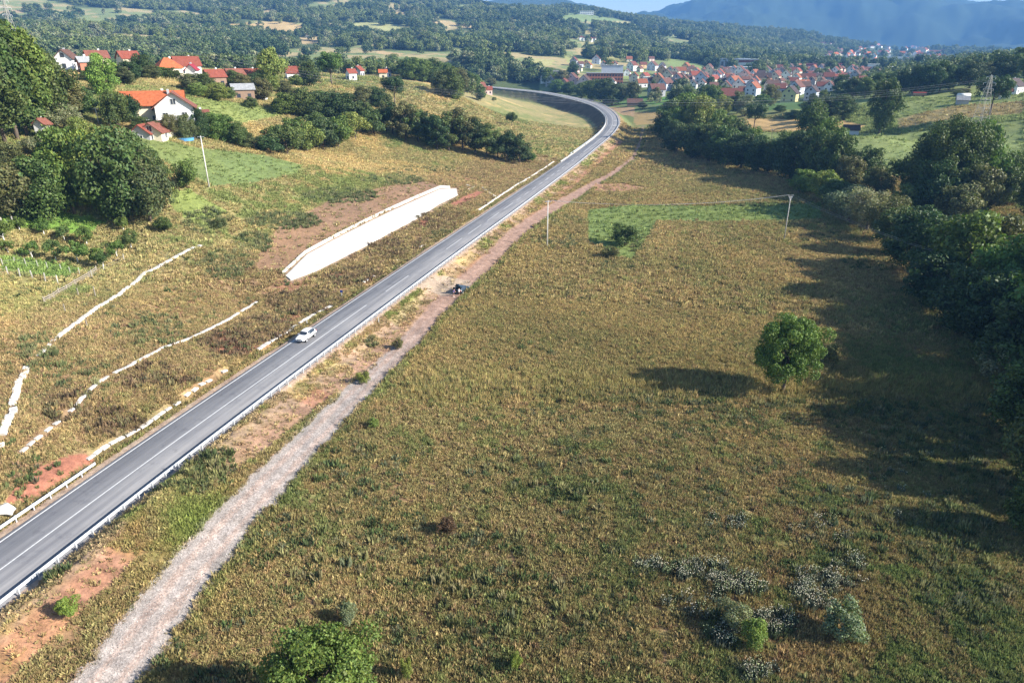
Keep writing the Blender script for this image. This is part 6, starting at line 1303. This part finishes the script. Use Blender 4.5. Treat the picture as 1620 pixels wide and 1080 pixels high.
PA = pole(331, 297, 78, 'tall white concrete pole on the edge of the green hillside field'); PB = pole(865.5, 391, 71, 'white concrete pole standing between the red track and the field'); PC = pole(1240, 381, 69, 'wooden pole with a V-shaped top in the field near the stream wood', 'vee', mat='post')
PD = pole(1760, 0, 66, 'pole beyond the right edge of the stream wood', 'vee', D=150, mat='post')
for i in range(2): cable(PC[i], PD[i], 1.6, ['upper', 'lower'][i] + ' thin cable running right from the V-topped pole over the stream wood')
for i in range(2): cable(PB[i], PC[i], 1.8, ['nearer', 'farther'][i] + ' thin cable crossing the field from the white pole to the V-topped pole')
pole(132, 158, 26, 'thin concrete pole beside the lane at the wall of trees', D=215, thick=.13); pole(141, 113, 18, 'thin grey pole in front of the small brick shed', D=285, thick=.13)
pole(357, 112, 20, 'slim pole rising beside the brick gabled house', D=318, thick=.10, mat='post'); pole(1239, 232, 34, 'slim dark pole in the meadow behind the stream wood', D=350, thick=.14, mat='bark'); pole(1349, 240, 16, 'short dark pole at the near edge of the right-hand meadow', D=318, thick=.12, mat='bark')
def pylon(x, y, hp, label, D=None, rz=0.0, base=2.6):
    p_ = at(x, D) if D else pix(x, y); h = hp * px_scale(p_); root = empty('lattice_pylon', p_, rz, label, 'pylon'); b = base; mb = MB(); lv = [0, .2, .38, .54, .68, .8, .9, 1.0]; w = lambda f: b * (1 - f) ** 1.1 * .5 + .28
    for k in range(4):
        sx, sy = [(-1, -1), (1, -1), (1, 1), (-1, 1)][k]; lg = MB(); tx, ty = [(-1, -1), (1, -1), (1, 1), (-1, 1)][(k + 1) % 4]
        for f0, f1 in zip(lv[:-1], lv[1:]):
            lg.tube((sx * w(f0), sy * w(f0), h * f0), (sx * w(f1), sy * w(f1), h * f1), .07, .07, 4)
            mb.tube((sx * w(f0), sy * w(f0), h * f0), (tx * w(f1), ty * w(f1), h * f1), .04, .04, 4); mb.tube((tx * w(f0), ty * w(f0), h * f0), (sx * w(f1), sy * w(f1), h * f1), .04, .04, 4); mb.tube((sx * w(f1), sy * w(f1), h * f1), (tx * w(f1), ty * w(f1), h * f1), .05, .05, 4)
        lg.obj('leg', M['post'], root)
    mb.obj('bracing', M['post'], root); tips = []
    for f, a in ((.97, 2.2), (.86, 3.0), (.75, 2.4)):
        am = MB(); z = h * f
        for s in (-1, 1):
            am.tube((0, .3, z), (0, s * a, z), .07, .05, 4); am.tube((0, 0, z + .9), (0, s * a, z), .05, .05, 4); tips.append((0, s * a, z - .9)); MB().tube((0, s * a, z), (0, s * a, z - .9), .07, .05, 6).obj('insulator', M['concrete'], root)
        am.obj('crossarm', M['steel'], root)
    c, s_ = math.cos(rz), math.sin(rz); return [Vector((p_[0] + a_ * c - b_ * s_, p_[1] + a_ * s_ + b_ * c, p_[2] + z)) for a_, b_, z in tips]
T1 = pylon(1577, 197, 76, 'steel lattice pylon standing in the right-hand meadow', D=385, rz=.3, base=5); T2 = pylon(28, 60, 92, 'steel lattice pylon rising behind the wall of trees, cut by the top edge', D=430, rz=-.3, base=5)
for i in (0, 1, 2, 3): cable(T1[i], T2[i], 24 - i, ORD[i] + ' of the long high cables spanning the valley between the lattice pylons', .025, 40)

# ---------------------------------------------------------------- fences, posts, signs
def fence_posts(px_pts, ph, label, r=.06, mat='post', wires=(.5, .95), rail=None, name='fence', D=None):
    W_ = [pix(*q) for q in px_pts]; o = np.array(W_[0]); root = empty(name, o, 0, label, 'fence'); pm = MB().box((0, 0, ph / 2 - .1), (r * 2, r * 2, ph + .2)).mesh('post', M[mat])
    for w in W_: q = link('post', pm, root); q.location = np.array(w) - o; q.rotation_euler = (random.uniform(-.08, .08), random.uniform(-.08, .08), random.uniform(0, 1))
    for z in (rail or wires):
        for a, b in zip(W_[:-1], W_[1:]):
            a_ = np.array(a) - o + [0, 0, z]; b_ = np.array(b) - o + [0, 0, z]
            if rail:
                d = b_ - a_; L = np.linalg.norm(d); MB().box((0, 0, 0), (L + .2, .04, .13)).obj('rail', M[mat], root); q = col.objects[-1] if False else root.children[-1]; q.location = (a_ + b_) / 2; q.rotation_euler = (0, -math.atan2(d[2], math.hypot(d[0], d[1])), math.atan2(d[1], d[0]))
            else: MB().tube(a_, b_, .012, .012, 3).obj('wire', M['cable'], root)
    return root
fence_posts([(-4, 433), (13, 435), (32, 438), (52, 441), (72, 445), (92, 449)], 1.5, 'row of concrete fence posts between the two lower meadows', .07)
fence_posts([(5, 421), (24, 419), (42, 421), (61, 423), (76, 426), (98, 430), (112, 434), (127, 436), (146, 439), (165, 430), (197, 413)], 1.4, 'thin post and wire fence along the lower side of the orchard', .045)
fence_posts([(5, 358), (21, 356), (29, 347)], 1.7, 'three weathered posts at the top left corner of the orchard', .08)
fence_posts([(71, 480), (80, 476), (86, 473), (95, 466), (106, 461), (120, 452), (142, 439), (154, 430)], 1.15, 'grey wooden rail fence slanting down beside the meadow corner', .07, 'wood', rail=(.3, .6, .9))
fence_posts([(630, 118), (645, 119), (660, 121), (675, 123)], 1.3, 'light wooden fence behind the top of the golden meadow', .07, 'wood', rail=(.4, .9))
def marker(p_, label, cat='marker post', h=1.0, cm='concrete', head=None, name='marker_post'):
    root = empty(name, p_, 0, label, cat); MB().box((0, 0, h / 2), (.13, .10, h + .1)).obj('post', M[cm], root)
    if head: MB().box((0, -.06, h + .1), (.5, .05, .5)).obj('plate', M[head], root)
    return root
M['sign_blue'] = plain('dark_blue_sign', (.03, .05, .18), .5, .05, 4); M['yellow'] = plain('yellow_board', (.62, .72, .12), .6, .05, 4)
marker(pix(541, 470), 'small dark blue sign on a white post beside the roadside ditch', 'road sign', 1.1, 'steel', 'sign_blue', 'road_sign'); marker(pix(599.5, 512), 'white marker post on the grassy embankment below the guard rail', h=1.1)
marker(pix(486, 514), 'white marker post behind the white hatchback')
marker(at(828, 625) + [0, 0, 2], 'pale yellow board standing beside the far road', 'sign', 2.0, 'yellow', name='board'); marker(at(759, 560), 'white box-shaped post at the start of the far road', 'sign', 3.0, 'frame', name='board')
for k, (x, y) in enumerate([(152, 472), (104, 496), (139, 520), (125, 470)]): marker(pix(x, y), ['tall thin stake in the dry grass beside the wooden fence', 'thin stake at the lower left of the dry slope', 'thin stake just above the thick rubble drain', 'short stake left of the tall thin stake'][k], 'stake', 2.0 if k == 0 else 1.5, 'wood', name='stake')
# things on the right-hand slope
p_ = at(1468, 478); tr = empty('farm_trailer', p_, -.3, 'red topped farm trailer on the right-hand slope', 'trailer')
MB().box((0, 0, 1.5), (6.5, 2.4, 1.5)).obj('load_box', M['wall_brown'], tr); MB().box((0, 0, 2.4), (6.7, 2.5, .35)).obj('cover', plain('red_cover', (.6, .07, .06), .7), tr)
for x in (-2, 2):
    for y in (-1, 1): q = MB().tube((0, -.12, 0), (0, .12, 0), .45, .45, 12).obj('wheel', M['tyre'], tr); q.location = (x, y * 1.1, .45)
p_ = at(1540, 455); tk = empty('storage_tank', p_, 0, 'white cylindrical tank on legs beside the dark tree on the right', 'tank'); q = MB().tube((-3.2, 0, 0), (3.2, 0, 0), 1.15, 1.15, 20).obj('vessel', M['frame'], tk, True); q.location = (0, 0, 2.0)
for x in (-2.6, 2.6): MB().box((x, 0, .5), (.5, 1.8, 1.4)).obj('saddle', M['concrete'], tk)
fence_posts([(1428, 205), (1438, 203), (1448, 201), (1460, 199), (1472, 197), (1484, 194), (1496, 192), (1508, 190)], 1.6, 'fence of short posts across the right-hand meadow', .08)
